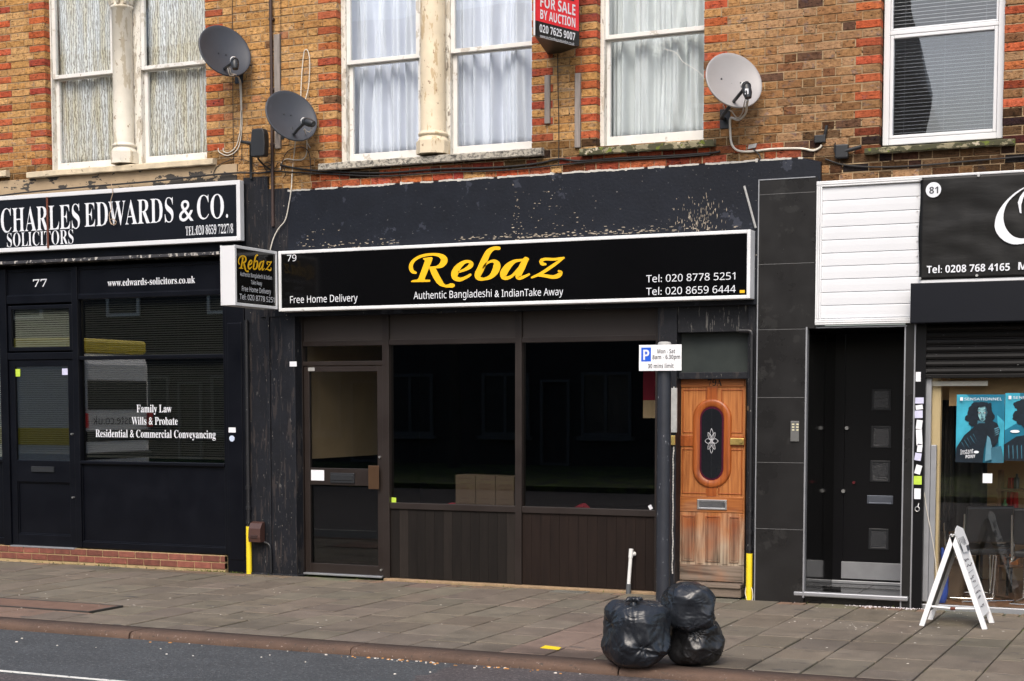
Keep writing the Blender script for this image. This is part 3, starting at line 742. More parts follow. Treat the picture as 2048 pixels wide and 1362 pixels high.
# -- window of number 77 (two sashes and a column)
def pair(wx0, wx1, zs, boxL, mullL, mullR, railL, railR, mat, cmat, colpx, colY, capz, sillargs, smat, railbox=.08):
    win = MB()
    win.box(wx0, boxL, .09, .22, zs, ZT, .004)                      # outer sash box
    win.box(mullL, mullR, .10, .22, zs, ZT, .004)                   # mullion behind the column
    win.box(wx1 - .005, wx1 + .10, .102, .22, zs, ZT, .004)
    w = win.build('window', mat, terr)
    sash(w, boxL, mullL, zs + .01, railL, ZT - .02, mat, .045)
    sash(w, mullR, wx1 + .06, zs + .01, railR, ZT - .02, mat, .045)
    column(w, *colpx, colY, zs + .01, cmat, capz)
    sill(w, *sillargs, smat)
    return w
z1r = at(160, 149, .1).z
pair(-5.786, -3.609, 4.47, at(103, 170, .09).x, at(226, 150, .1).x, at(281, 150, .1).x, z1r, z1r - .0, m_flaky, m_creamw, (229, 262), .03, at(245, 20, .03).z, (52, 356, 425, 12), m_sill1)
z2r = at(765, 118, .1).z
pair(-1.987, .209, 4.33, at(691, 150, .09).x, at(838, 130, .1).x, at(900, 130, .1).x, z2r, z2r + .01, m_flaky, m_cream, (843, 888), .03, None, (636, 341, 1082, 14), m_sill)
# -- single sash
win = MB(); bx = at(1208, 150, .09).x
win.box(.888, bx, .09, .22, 4.30, ZT, .004); win.box(1.95, 2.06, .102, .22, 4.30, ZT, .004)
w3 = win.build('window', m_flaky, terr)
z3r = at(1305, 65, .1).z
sash(w3, bx, 2.01, 4.31, z3r, ZT - .02, m_white, .035, .10)
sill(w3, 1158, 311, 1427, 14, m_moss)
# -- plastic framed window
win = MB(); win.frame((3.60, 4.64, 4.14, ZT), .055, .09, .16, .006); w4 = win.build('window', m_pvc, terr)
zr4 = at(1890, 57, .1).z
mb = MB(); mb.box(3.655, 4.585, .085, .155, zr4 - .018, zr4 + .02, .006)
mb.frame((3.657, 4.583, 4.196, zr4 - .019), .030, .088, .15, .006); mb.frame((3.657, 4.583, zr4 + .021, ZT - .06), .018, .092, .15, .006)
mb.build('casement', m_pvc, w4)
mb = MB(); mb.box(3.68, 4.56, .118, .121, 4.21, zr4 - .04); mb.build('pane', g_pvc, w4)
mb = MB(); mb.box(3.68, 4.56, .136, .139, 4.21, zr4 - .04); mb.build('inner_pane', g_pvc2, w4)
mb = MB(); mb.box(3.67, 4.57, .119, .122, zr4 + .03, ZT - .07); mb.build('pane', g_pvc, w4)
sill(w4, 1728, 308, 2028, 12, m_moss)
win = MB(); win.frame((5.56, 6.64, 4.14, ZT), .055, .09, .16, .006); w5 = win.build('window', m_pvc, terr)
mb = MB(); mb.box(5.61, 6.59, .12, .123, 4.19, ZT - .05); mb.build('pane', g_pvc, w5)
mb = MB(); mb.box(5.42, 6.78, -.075, .2, 4.045, 4.10, .006); mb.build('sill', m_moss, w5)
# -- neighbour's window, cut by the left edge
win = MB(); win.frame((-8.31, -6.40, 4.47, ZT), .07, .10, .2, .004); w0 = win.build('window', m_flaky, terr)
mb = MB(); mb.box(-8.24, -6.47, .14, .143, 4.54, ZT - .07); mb.build('pane', g_up, w0)
sill(w0, -420, 385, 11, 12, m_sill1)

# curtains and blinds hang inside
curtain('lace_curtain', 'crinkled lace curtain with cream streaks, left of the off-white column', -5.95, -4.70, 4.5, ZT, .235, m_lace, .012, 20, 1, group='lace curtains')
curtain('lace_curtain', 'crinkled lace curtain, between the off-white column and the upper dark dish', -4.55, -3.50, 4.5, ZT, .235, m_lace, .012, 20, 2, group='lace curtains')
curtain('voile_curtain', 'bluish white voile curtain in even folds, left of the cream column', -2.2, -1.00, 4.36, ZT, .32, m_curt, .062, 33, 3, .25, 'voile curtains')
curtain('voile_curtain', 'bluish white voile curtain gathered aside, between the cream column and the auction board', -.95, .30, 4.36, ZT, .32, m_curt, .066, 25, 5, .5, 'voile curtains')
curtain('voile_curtain', 'grey-white curtain in soft folds behind the single sash window', .76, 2.05, 4.34, ZT, .31, m_curt3, .055, 27, 8, .2, 'voile curtains')
curtain('lace_curtain', 'lace curtain at the window beyond the left edge', -8.2, -6.4, 4.5, ZT, .24, m_lace, .012, 20, 9, group='lace curtains')
def blind(name, label, x0, x1, z0, z1, Y, mat, pitch=.025, depth=.022, tilt=.35, cords=(), rail=True, group='venetian blinds'):
    t = thing(name, label, 'blind', ((x0 + x1) / 2, Y, z0), group)
    mb = MB(); n = int((z1 - z0) / pitch); d = depth / 2
    for i in range(n):
        z = z1 - (i + 1) * pitch; dz = -math.sin(tilt) * depth / 2; j = random.uniform(-.0008, .0008)
        mb.add([(x0, Y - d, z + dz + j), (x1, Y - d, z + dz + j), (x1, Y, z + .0022), (x0, Y, z + .0022), (x1, Y + d, z - dz), (x0, Y + d, z - dz)], [(0, 1, 2, 3), (3, 2, 4, 5)])
    s = mb.build('slats', mat, t)
    if rail:
        mb = MB(); mb.box(x0, x1, Y - .013, Y + .013, z0 - .014, z0 + .006, .003); mb.build('bottom_rail', mat, t)
    if cords:
        mb = MB()
        for c in cords: mb.tube([(x0 + (x1 - x0) * c, Y - d - .003, z0), (x0 + (x1 - x0) * c, Y - d - .003, z1)], .0016, 5)
        mb.build('cord', mat, t)
    return t
blind('venetian_blind', 'grey venetian blind behind the white plastic upstairs window', 3.66, 4.58, 4.2, ZT - .1, .20, m_blind_w, .032, .025, .5, (.12, .5, .88))
blind('venetian_blind', 'grey venetian blind at the window beyond the right edge', 5.62, 6.58, 4.2, ZT - .1, .20, m_blind_w, .032, .025, .5)
# crack in the single sash glass
mb = MB(); pts = [at(x, y, .178) for x, y in ((1330, 98), (1352, 106), (1366, 124), (1392, 140), (1405, 152))]
mb.tube(smooth_path(pts, 5), .0025, 5)
for i in range(14):
    q = random.choice(pts); a = random.uniform(0, 6.28)
    mb.tube([q, q + Vector((math.cos(a) * .04, 0, math.sin(a) * .035))], .0012, 4)
mb.build('glass_crack', m_white, w3)
# beige rendered band over number 77
mb = MB(); r = (at(-500, 300).x, -3.22, at(0, 392).z - .02, 4.385)
mb.box(XL - 1.5, -3.22, -.012, .004, 4.16, 4.388, .004)
mb.build('rendered_band', m_render, terr)

# ================================================================== SHOPFRONT 77 (solicitors)
YF = .03
s77 = thing('shopfront', 'glossy black solicitors shopfront numbered 77 with blinds behind its glass', 'shopfront', (-5, 0, 0))
def px2x(x, y, Y=YF): return at(x, y, Y).x
def py2z(x, y, Y=YF): return at(x, y, Y).z
xd0, xd1 = px2x(14, 800), px2x(152, 800)                 # door frame
xw0, xw1 = px2x(156, 800), px2x(450, 800)                # window bay
ztr = py2z(300, 526)                                     # underside of the cornice
zhd = py2z(300, 594)                                     # window head
zmid = py2z(300, 714); zsil = py2z(300, 924); zbot = py2z(300, 1102); zdoor = py2z(80, 1094)
# plinth of red brick
mb = MB(); mo = MB(); rb2 = random.Random(5)
mo.box(XL - 1, px2x(449, 1120, .0), .006, .5, -.05, zbot - .012); mo.build('plinth_mortar', m_plmortar, s77)
for rw, (za, zb_) in enumerate(((zbot - .082, zbot - .017), (zbot - .16, zbot - .094))):
    x = XL - .8 + rw * .115
    while x < px2x(449, 1120, .0):
        w = min(.218, px2x(449, 1120, 0) - x); f = rb2.uniform(.7, 1.2)
        if w > .02: mb.box(x, x + w, -.001 - rb2.uniform(0, .003), .05, za, zb_, .004, [.19 * f, .062 * f, .042 * f])
        x += .228
mb.build('plinth', m_plinth, s77)
# frame members
mb = MB()
mb.box(xd1 - .035, xw0 + .02, YF - .01, .13, zbot, ztr - .001, .006)                 # mullion between door and window
mb.box(xw1 - .02, xw1 + .03, YF, .13, zbot + .001, ztr - .001, .004)
mb.box(xw0 + .02, xw1 - .02, YF, .12, zhd, zhd + .055, .006)
mb.box(xw0 + .02, xw1 - .02, YF, .12, zmid - .022, zmid + .022, .006)
mb.box(xw0 + .02, xw1 - .02, YF - .012, .12, zsil - .035, zsil, .006)
mb.box(xw0 + .02, xw1 - .02, YF, .12, zbot, zbot + .075, .006)
mb.box(xd0 - .09, xd0 + .02, YF - .01, .13, zdoor, ztr - .001, .006)
mb.box(xd0 + .02, xd1 - .035, YF - .002, .12, py2z(80, 606), py2z(80, 590), .005)
mb.box(xd0 + .02, xd1 - .035, YF - .002, .12, py2z(80, 719), py2z(80, 705), .005)
mb.box(XL - 1, xd0 - .09, YF, .12, zsil - .035, zsil, .006); mb.box(XL - 1, xd0 - .09, YF, .12, zhd, zhd + .055, .006); mb.box(XL - 1, xd0 - .09, YF, .12, zbot, zbot + .075, .006)
mb.build('frame', m_black77, s77)
mb = MB(); mb.box(xw0 + .02, xw1 - .02, YF + .03, .11, zbot + .07, zsil - .03); mb.box(XL - 1, xd0 - .09, YF + .03, .11, zbot + .07, zsil - .03)
mb.frame((xw0 + .02, xw1 - .02, zbot + .075, zsil - .035), .012, YF + .012, YF + .04, .004); mb.build('stall_riser', m_black77, s77)
mb = MB(); mb.box(xw0 + .02, xw1 - .02, YF + .02, .1, zhd + .05, ztr - .005); mb.box(xd0 + .02, xd1 - .035, YF + .02, .1, py2z(80, 592), ztr - .005); mb.box(XL - 1, xd0 - .09, YF + .02, .1, zhd + .05, ztr - .005)
mb.frame((xw0 + .02, xw1 - .02, zhd + .055, ztr - .03), .01, YF + .006, YF + .03, .003); mb.frame((xd0 + .02, xd1 - .035, py2z(80, 590), ztr - .03), .01, YF + .006, YF + .03, .003)
tp = mb.build('transom_panel', m_black77, s77)
mb = MB(); T(mb, serif('www.edwards-solicitors.co.uk'), 215, 390, 572.5, 13.5, YF + .02); mb.build('web_lettering', m_letterw, tp)
mb = MB(); T(mb, serif('77'), 66, 94, 574, 14.5, YF + .02); mb.build('house_number', m_letterw, tp)
# windows
def shopwin(par, x0, x1, z0, z1, Y, gm, name='window', fm=None):
    p = MB(); p.box(x0, x1, Y, Y + .006, z0, z1); return p.build(name, gm, par)
wp = shopwin(s77, xw0 + .03, xw1 - .025, zsil, zmid - .02, .075, g_77)
for a_ in (('Family Law', 273, 343, 824.5), ('Wills & Probate', 263, 355, 849), ('Residential & Commercial Conveyancing', 191, 431, 874)):
    mb = MB(); T(mb, serif(a_[0]), *a_[1:], 15, .072); mb.build('window_lettering', m_letterw, wp)
shopwin(s77, xw0 + .03, xw1 - .025, zmid + .02, zhd, .075, g_77)
shopwin(s77, XL - 1, xd0 - .09, zsil, zhd, .075, g_77)
# door
mb = MB(); r = (xd0 + .025, xd1 - .04, zdoor + .012, py2z(80, 720))
mb.frame(r, .085, YF + .012, .09, .005, .13, .075)
zl0, zl1 = py2z(85, 968), py2z(85, 921)
mb.box(r[0] + .085, r[1] - .085, YF + .013, .09, zl0 + .02, zl1, .005)
d77 = mb.build('door', m_black77, s77); tag(d77, 'black panelled door with a glazed upper half')
mb = MB(); mb.box(r[0] + .08, r[1] - .08, YF + .04, .08, r[2] + .125, zl0 + .03); mb.frame((r[0] + .085, r[1] - .085, r[2] + .13, zl0 + .02), .014, YF + .025, YF + .06, .004); mb.build('panel', m_black77, d77)
mb = MB(); mb.box(r[0] + .08, r[1] - .08, .06, .066, zl1, r[3] - .07); mb.build('pane', g_77, d77)
q = RC(62, 933, 107, 944, YF); mb = MB(); mb.rc(q, YF - .004, YF + .03, .003); mb.build('letterbox', m_blkpl, d77)
mb = MB(); mb.box(r[0], r[1], -.005, .1, zdoor - .008, zdoor + .011, .004); mb.build('threshold', m_alu, d77)
mb = MB()
for (x, y) in ((144, 868), (146, 995)): c = at(x, y, YF); mb.tube([(c.x, YF - .02, c.z), (c.x, YF + .02, c.z)], .011, 8)
mb.build('lock', m_steel, d77)
# fanlight over the door
q = (xd0 + .03, xd1 - .045, py2z(80, 702), py2z(80, 610)); mb = MB(); mb.frame(q, .045, YF + .008, .09, .006); fl = mb.build('fanlight', m_black77, s77)
mb = MB(); mb.box(q[0] + .04, q[1] - .04, .06, .066, q[2] + .04, q[3] - .04); mb.build('pane', g_77, fl)
# pilaster right of the window, dust-lipped cornice and fascia
mb = MB(); xp0, xp1 = px2x(452, 860, -.02), px2x(490, 860, -.02)
mb.box(xp0, xp1, -.02, .13, -.03, 3.30, .006); mb.box(xp0 + .03, xp1 - .03, -.028, 0, .14, 2.7, .006); mb.build('pilaster', m_black77, s77)
mb = MB(); mb.box(XL - 1, at(487, 480, -.05).x, -.05, .12, py2z(230, 512, -.05), 4.17); mb.build('fascia', m_black77, s77)
mb = MB(); mb.box(XL - 1, px2x(440, 505, -.09), -.09, .1, py2z(220, 519, -.09), py2z(220, 513, -.09), .004); mb.build('cornice', M('dusty_cornice', (.03, .03, .035), .7, .3, 5, .3, 30, chips=[((.4, .38, .35), 9, .56, (2, 1, 1))]), s77)
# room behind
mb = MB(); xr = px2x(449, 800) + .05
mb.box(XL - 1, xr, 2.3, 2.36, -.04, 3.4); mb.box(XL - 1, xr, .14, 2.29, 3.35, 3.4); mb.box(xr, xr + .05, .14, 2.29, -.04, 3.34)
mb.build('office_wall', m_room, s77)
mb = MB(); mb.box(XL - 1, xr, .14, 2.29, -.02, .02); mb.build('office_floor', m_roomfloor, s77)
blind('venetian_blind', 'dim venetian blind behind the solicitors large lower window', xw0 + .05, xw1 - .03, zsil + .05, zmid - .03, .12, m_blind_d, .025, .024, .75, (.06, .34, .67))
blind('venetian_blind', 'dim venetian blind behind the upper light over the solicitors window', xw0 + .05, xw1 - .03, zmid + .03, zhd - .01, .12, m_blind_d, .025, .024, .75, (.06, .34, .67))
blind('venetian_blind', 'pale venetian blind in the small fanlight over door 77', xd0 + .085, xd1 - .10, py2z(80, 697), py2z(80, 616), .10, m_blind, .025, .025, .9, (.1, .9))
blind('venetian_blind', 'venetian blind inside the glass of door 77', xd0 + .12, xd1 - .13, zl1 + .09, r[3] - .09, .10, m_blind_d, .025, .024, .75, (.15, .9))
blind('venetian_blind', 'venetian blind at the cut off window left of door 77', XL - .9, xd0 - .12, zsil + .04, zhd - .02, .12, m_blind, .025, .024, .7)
# stickers
ST = 'stickers on the solicitors shopfront'
decal('sticker', 'white and lime sticker at the top left of the glass of door 77', 'sticker', RC(28, 738, 40, 753, .058), .058, m_stk_g, group=ST)
decal('sticker', 'pale lilac sticker at the top right of the glass of door 77', 'sticker', RC(124, 737, 135, 750, .058), .058, m_stk_l, group=ST)
decal('sticker', 'small white rectangular notice on the black pilaster of shop 77', 'sticker', RC(457, 855, 471, 865, -.029), -.029, m_stk_w, group=ST)
c = at(463.5, 877, -.029); mb = MB(); mb.prism([(c.x + .036 * math.cos(a * .7854 + .3), -.03, c.z + .034 * math.sin(a * .7854 + .3)) for a in range(8)], (0, -1, 0), .0012)
tag(mb.build('sticker', M('pale_blue_sticker', (.5, .58, .72), .5, .15, 60)), 'pale blue eight sided sticker on the black pilaster of shop 77', 'sticker', ST)

# ---- sign over 77
ys = -.13
sg = thing('fascia_sign', 'black solicitors fascia sign with white serif capitals in a white frame', 'sign', (-5, ys, 3.7))
x1 = at(479.5, 420, ys).x; za = at(240, 493, ys).z; zb_ = at(240, 376, ys).z
mb = MB(); mb.frame((XL - 1, x1, za, zb_), .048, ys, ys + .08, .006); mb.build('sign_frame', m_pvc, sg)
mb = MB(); mb.box(XL - 1, x1 - .03, ys + .012, ys + .079, za + .03, zb_ - .03); mb.build('sign_panel', m_sign77, sg)
yl = ys + .012; mb = MB()
T(mb, serif('CHARLES'), 2, 160, 465.5, 47, yl, off=-.006); T(mb, serif('EDWARDS'), 169, 347, 454, 47, yl, off=-.006); T(mb, serif('&'), 358, 387, 443, 45, yl); T(mb, serif('CO.'), 394, 456, 439, 47, yl, off=-.006)
mb.build('lettering', m_letterw, sg)
mb = MB(); T(mb, serif('SOLICITORS'), 14, 147, 494, 27, yl, off=-.008); mb.build('lettering', m_letterw, sg)
mb = MB(); T(mb, serif('TEL:020 8659 7227/8'), 371, 466, 471, 17.5, yl, off=-.008); mb.build('lettering', m_letterw, sg)
mb = MB(); a = at(93, 394, ys - .01); b = at(97, 496, ys - .01)
mb.box(a.x - .011, a.x + .011, ys - .012, ys + .002, b.z, a.z, .003); mb.build('rusty_strip', m_rust, sg)
# string dangling over it
pts = [at(x, y, ys - .02) for x, y in ((222, 368), (225, 385), (221, 402), (223, 415), (218, 430), (221, 445), (228, 450), (232, 444), (225, 438), (219, 441), (223, 449), (230, 447))]
mb = MB(); mb.tube(smooth_path(pts, 5), .0045, 5); tag(mb.build('string', M('tan_string', (.38, .28, .2), .8, .2, 9)), 'tangled tan string dangling over the white serif letters', 'string')

# ================================================================== SHOPFRONT 79 (takeaway)
Y9 = .12
s79 = thing('shopfront', 'dark brown takeaway shopfront numbered 79 with weathered black surround', 'shopfront', (0, 0, 0))
# left pilaster in two flats
mb = MB(); zt = at(540, 380, -.03).z
xa, xb, xc = at(491, 800, -.01).x, at(537, 800, -.01).x, at(592, 800, -.01).x
zpt = at(530, 352, -.02).z; mb.box(xa, xb - .012, -.012, .2, -.03, zpt, .006); mb.box(xb - .012, xb + .03, -.035, .2, -.03, zpt - .004, .008); mb.box(xb + .03, xb + .15, -.02, .2, -.03, 4.09, .005); mb.box(xb + .15, xc, -.028, .2, -.03, 3.9, .006)
mb.box(xa - .02, xc + .02, -.05, .1, -.03, .015, .01)
mb.build('pilaster', m_black79, s79)
# big painted fascia, flaking along its top
mb = MB(); n = 90; xf0, xf1 = at(575, 430, -.045).x, at(1641, 340, -.045).x
ztp = at(1100, 347, -.045).z; zbt = 2.75; rs = []
for i in range(n + 1):
    x = xf0 + (xf1 - xf0) * i / n; w = noise.noise((x * 5, 3, 0)) * .008 + noise.noise((x * 17, 8, 0)) * .004
    if i > n - 3: w -= .05 * (i - n + 3) / 3
    rs.append([(x, .1, zbt), (x, -.045, zbt), (x, -.045, ztp - .012 + w), (x, -.028, ztp + w), (x, .004, ztp + .006 + w)])
mb.add([v for r_ in rs for v in r_], [(i * 5 + j, i * 5 + j + 1, (i + 1) * 5 + j + 1, (i + 1) * 5 + j) for i in range(n) for j in range(4)])
mb.add(rs[0], [tuple(range(4, -1, -1))]); mb.add(rs[-1], [tuple(range(5))])
fas = mb.build('fascia', m_fascia79, s79)
mb = MB()                                                    # broken plaster edge along the top
for i in range(n * 3):
    x = xf0 + (xf1 - xf0) * i / (n * 3); w = noise.noise((x * 5, 3, 0)) * .008 + noise.noise((x * 17, 8, 0)) * .004
    if noise.noise((x * 9, 20, 0)) > -.25 and i < n * 3 - 8:
        h = .004 + .016 * max(0, noise.noise((x * 11, 30, 0)) + .2) * random.uniform(.3, 1.3)
        mb.box(x, x + .0215, -.047 + random.uniform(0, .004), .0, ztp - .010 + w - h * random.uniform(.1, .9), ztp + .002 + w + h * random.uniform(.2, .7))
tag(mb.build('plaster_edge', m_dustw, s79), kind='stuff')
mb = MB(); rf = random.Random(21)
def flake(px_, py_, w, h):
    c = at(px_, py_, -.0462); k_ = rf.randint(5, 7)
    mb.add([(c.x + math.cos(6.283 * i / k_ + .3) * w * rf.uniform(.4, 1.1), -.0462 - rf.uniform(0, .0006), c.z + math.sin(6.283 * i / k_ + .3) * h * rf.uniform(.4, 1.1)) for i in range(k_)][::-1], [tuple(range(k_))])
for _ in range(150):                                      # streaky bare patch above the telephone numbers
    x = rf.gauss(1402, 28); y = rf.gauss(436, 20) - max(0, 18 - abs(x - 1415)) * rf.random() * 1.3
    if y < 466 and 1335 < x < 1470: flake(x, y, rf.uniform(.0018, .005), rf.uniform(.006, .028))
for _ in range(190):                                      # worn lower edge along the top of the sign
    x = rf.choice((rf.uniform(590, 800), rf.gauss(1040, 60), rf.gauss(1230, 60), rf.uniform(900, 1480))); y = 497 - (x - 575) * .0445 - abs(rf.gauss(0, 5))
    flake(x, y, rf.uniform(.006, .03), rf.uniform(.002, .008))
for cx_, cy_, n_, sx_, sy_ in ((1033, 440, 34, 9, 32), (1095, 420, 22, 14, 30), (620, 470, 8, 25, 8), (700, 500, 14, 40, 10), (1180, 445, 14, 40, 16)):
    for _ in range(n_): flake(rf.gauss(cx_, sx_), min(rf.gauss(cy_, sy_), 500 - (cx_ - 575) * .0445), rf.uniform(.004, .018), rf.uniform(.002, .006))
tag(mb.build('lost_paint', m_bare, s79), kind='stuff')
mb = MB(); a = at(1488, 372, -.06); b = at(1511, 456, -.06); mb.tube([a, b], .011, 8); mb.build('batten_strip', m_galv, s79)
# left upright seam of the fascia
mb = MB(); mb.box(at(576, 440, -.03).x - .36, xf0, -.03, .1, 2.75, at(540, 378, -.03).z, .004); mb.build('fascia_end', m_black79, s79)

# shop frame
def r9(x0, y0, x1, y1, Y=Y9): return RC(x0, y0, x1, y1, Y)
zh = py2z(960, 684, Y9); zs_ = py2z(1040, 1019, Y9); zb9 = .012
X9 = [px2x(x, 850, Y9) for x in (593, 606, 765, 778, 1030, 1043, 1310, 1322)]
zT = py2z(900, 600, Y9)
mb = MB()
mb.box(X9[0] - .03, X9[1], Y9 - .01, .22, zb9, zT, .004)
mb.box(X9[2], X9[3], Y9 - .008, .22, zb9, zT, .004)
mb.box(X9[4], X9[5], Y9 - .008, .22, zb9, zT, .004)
mb.box(X9[6], X9[7], Y9 - .01, .22, zb9, zT, .004)
for a, b in ((X9[3], X9[4]), (X9[5], X9[6])):
    mb.box(a, b, Y9, .2, zs_ - .032, zs_ + .032, .004); mb.box(a, b, Y9, .2, zh - .015, zh + .04, .004)
mb.box(X9[1], X9[2], Y9, .2, zh - .015, zh + .04, .004)
zdt = py2z(690, 727, Y9); mb.box(X9[1], X9[2], Y9, .2, zdt - .02, zdt + .025, .004)
mb.build('frame', m_brown, s79)
for a, b in ((X9[1], X9[2]), (X9[3], X9[4]), (X9[5], X9[6])):
    mb = MB(); mb.box(a, b, Y9 + .025, .19, zh + .03, zT); mb.build('transom_panel', m_brownp, s79)
# tongue and groove boards under the windows
for a, b, tone in ((X9[3], X9[4], 0), (X9[5], X9[6], 1)):
    mb = MB(); n = 14; rbb = random.Random(4 + tone)
    for i in range(n):
        w = (b - a) / n; f = rbb.choice((.5, .55, .6, .65, .9, 1.2)) if not tone else rbb.uniform(.66, .76)
        c = [.016 * f, .0125 * f, .0105 * f] if not tone else [.017 * f, .0098 * f, .0073 * f]
        mb.box(a + i * w + .0007, a + (i + 1) * w - .0007, Y9 + .02 + rbb.uniform(0, .001), .15, zb9 + .005, zs_ - .03, .002, c)
    mb.build('boarding', m_boards, s79)
mb = MB(); mb.box(X9[2] + .02, X9[7], .075, .2, -.03, .011, .01); mb.build('kerb_fillet', M('orange_mortar', (.28, .19, .11), .95, .25, 9, .5, 60), s79)
shopwin(s79, X9[3] - .002, X9[4] + .002, zs_ + .03, zh - .013, .165, g_shop); shopwin(s79, X9[5] - .002, X9[6] + .002, zs_ + .03, zh - .013, .165, g_shop)
shopwin(s79, X9[1] - .002, X9[2] + .002, zdt + .02, zh - .013, .165, g_shop, 'fanlight')
# shop door
mb = MB(); q = (X9[1] + .006, X9[2] - .006, .03, zdt - .025)
zm0, zm1 = py2z(690, 971, Y9), py2z(690, 937, Y9)
mb.frame(q, .065, Y9 + .01, .18, .004, .10, .06); mb.box(q[0] + .065, q[1] - .065, Y9 + .011, .18, zm0, zm1, .004)
d79 = mb.build('door', m_brown, s79); tag(d79, 'brown framed glazed shop door')
mb = MB(); mb.box(q[0] + .06, q[1] - .06, .15, .156, zm1, q[3] - .055); mb.build('pane', g_shop, d79)
mb = MB(); mb.box(q[0] + .06, q[1] - .06, .15, .156, q[2] + .095, zm0); mb.build('pane', g_shop, d79)
k = r9(660, 946, 708, 966); mb = MB(); mb.rc(k, Y9 - .004, Y9 + .02, .004); mb.box(k[0] + .012, k[1] - .012, Y9 - .011, Y9, k[2] + .028, k[3] - .018, .003); mb.build('letterbox', m_blkpl, d79)
k = r9(740, 931, 761, 978); mb = MB(); mb.rc(k, Y9 - .045, Y9 - .03, .005); mb.box(k[0] + .01, k[0] + .03, Y9 - .03, Y9 + .02, k[2] + .02, k[3] - .02); mb.build('handle', m_bronze, d79)
mb = MB()
for x, y in ((759, 914), (762, 1140)): c = at(x, y, Y9); mb.tube([(c.x, Y9 - .012, c.z), (c.x, Y9 + .02, c.z)], .012, 8)
mb.build('lock', m_steel, d79)
mb = MB(); mb.box(X9[1] + .005, X9[2] - .005, .085, .16, .008, .029, .004); mb.build('threshold', m_alu, d79)
decal('sticker', 'white rounded notice beside the letterbox of the brown shop door', 'sticker', r9(621, 940, 647, 961), Y9 + .009, m_stk_w)
decal('sticker', 'small grey label at the top left corner of the brown shop door', 'sticker', r9(615, 735, 628, 742), Y9 + .009, m_galv)
decal('sticker', 'tiny white label on the black pilaster beside the brown shop door', 'sticker', RC(579, 723, 593, 733, -.03), -.03, m_stk_w)
decal('sticker', 'lime and white sticker in the lower left corner of the takeaway window', 'sticker', RC(778, 995, 792, 1010, .163), .163, m_stk_g)
decal('sticker', 'scrap of white tape in the lower right corner of the takeaway window', 'sticker', RC(1297, 1010, 1304, 1019, .163), .163, m_stk_w, rot=.5)
# interior
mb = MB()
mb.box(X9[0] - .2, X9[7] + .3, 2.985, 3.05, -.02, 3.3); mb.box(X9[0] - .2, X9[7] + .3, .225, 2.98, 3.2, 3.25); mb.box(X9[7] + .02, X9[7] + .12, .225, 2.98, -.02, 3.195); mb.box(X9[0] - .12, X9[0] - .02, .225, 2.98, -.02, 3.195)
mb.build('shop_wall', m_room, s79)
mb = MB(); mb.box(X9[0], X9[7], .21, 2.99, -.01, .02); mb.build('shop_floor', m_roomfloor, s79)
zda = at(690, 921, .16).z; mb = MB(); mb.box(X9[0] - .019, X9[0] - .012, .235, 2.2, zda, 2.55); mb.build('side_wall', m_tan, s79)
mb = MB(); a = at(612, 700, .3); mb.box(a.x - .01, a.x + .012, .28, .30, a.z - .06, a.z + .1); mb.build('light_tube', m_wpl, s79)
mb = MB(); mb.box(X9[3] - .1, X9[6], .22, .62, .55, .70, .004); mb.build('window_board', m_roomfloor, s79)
# cardboard cartons on the window board
for i, (x0, x1) in enumerate(((910, 950), (950, 990), (990, 1028))):
    k = RC(x0, 950 + i * 1.5, x1, 1013, .26); zz = .70
    t = thing('cardboard_box', ['printed brown carton, leftmost of three in the takeaway window', 'printed brown carton, middle of three in the takeaway window', 'printed brown carton next to the mullion in the takeaway window'][i], 'box', ((k[0] + k[1]) / 2, .26, zz), 'cartons in the takeaway window')
    mb = MB(); mb.box(k[0] + .003, k[1] - .003, .26, .50, zz, k[3], .004); mb.build('carton', m_card, t)
    mb = MB()
    for j in range(7):
        z = k[3] - .035 - j * (k[3] - zz - .05) / 7; w = random.uniform(.04, .075); c = (k[0] + k[1]) / 2
        if j != 3: mb.box(c - w, c + w, .2585, .2595, z - .008, z + .005)
    mb.build('print', m_cardink, t)
mb = MB(); c = at(1150, 1010, .4)
pp = [(c.x - .12, .4, .70), (c.x - .05, .36, .76), (c.x + .06, .4, .83), (c.x + .1, .44, .78), (c.x + .1, .42, .70)]
mb.prism(pp, (0, 1, 0), .12); tag(mb.build('red_cloth', m_cloth_red), 'red cloth just inside the right takeaway window', 'cloth')
mb = MB(); mb.box(at(893, 1000, .34).x, at(909, 1000, .34).x, .33, .45, .70, .80, .02); tag(mb.build('red_cloth', m_cloth_red), 'red cloth beside the cartons in the takeaway window', 'cloth')
t = thing('wall_poster', 'dark red poster with a tan foot inside the takeaway window, beside the parking post', 'poster', (at(1300, 750, .9).x, .9, 1.9))
k = RC(1286, 700, 1330, 836, .9); mb = MB(); mb.box(k[0], k[1], .9, .91, k[2] + .18, k[3]); mb.build('print', m_cloth_red, t)
mb = MB(); mb.box(k[0], k[1], .9, .91, k[2], k[2] + .179); mb.build('foot', m_tan, t)

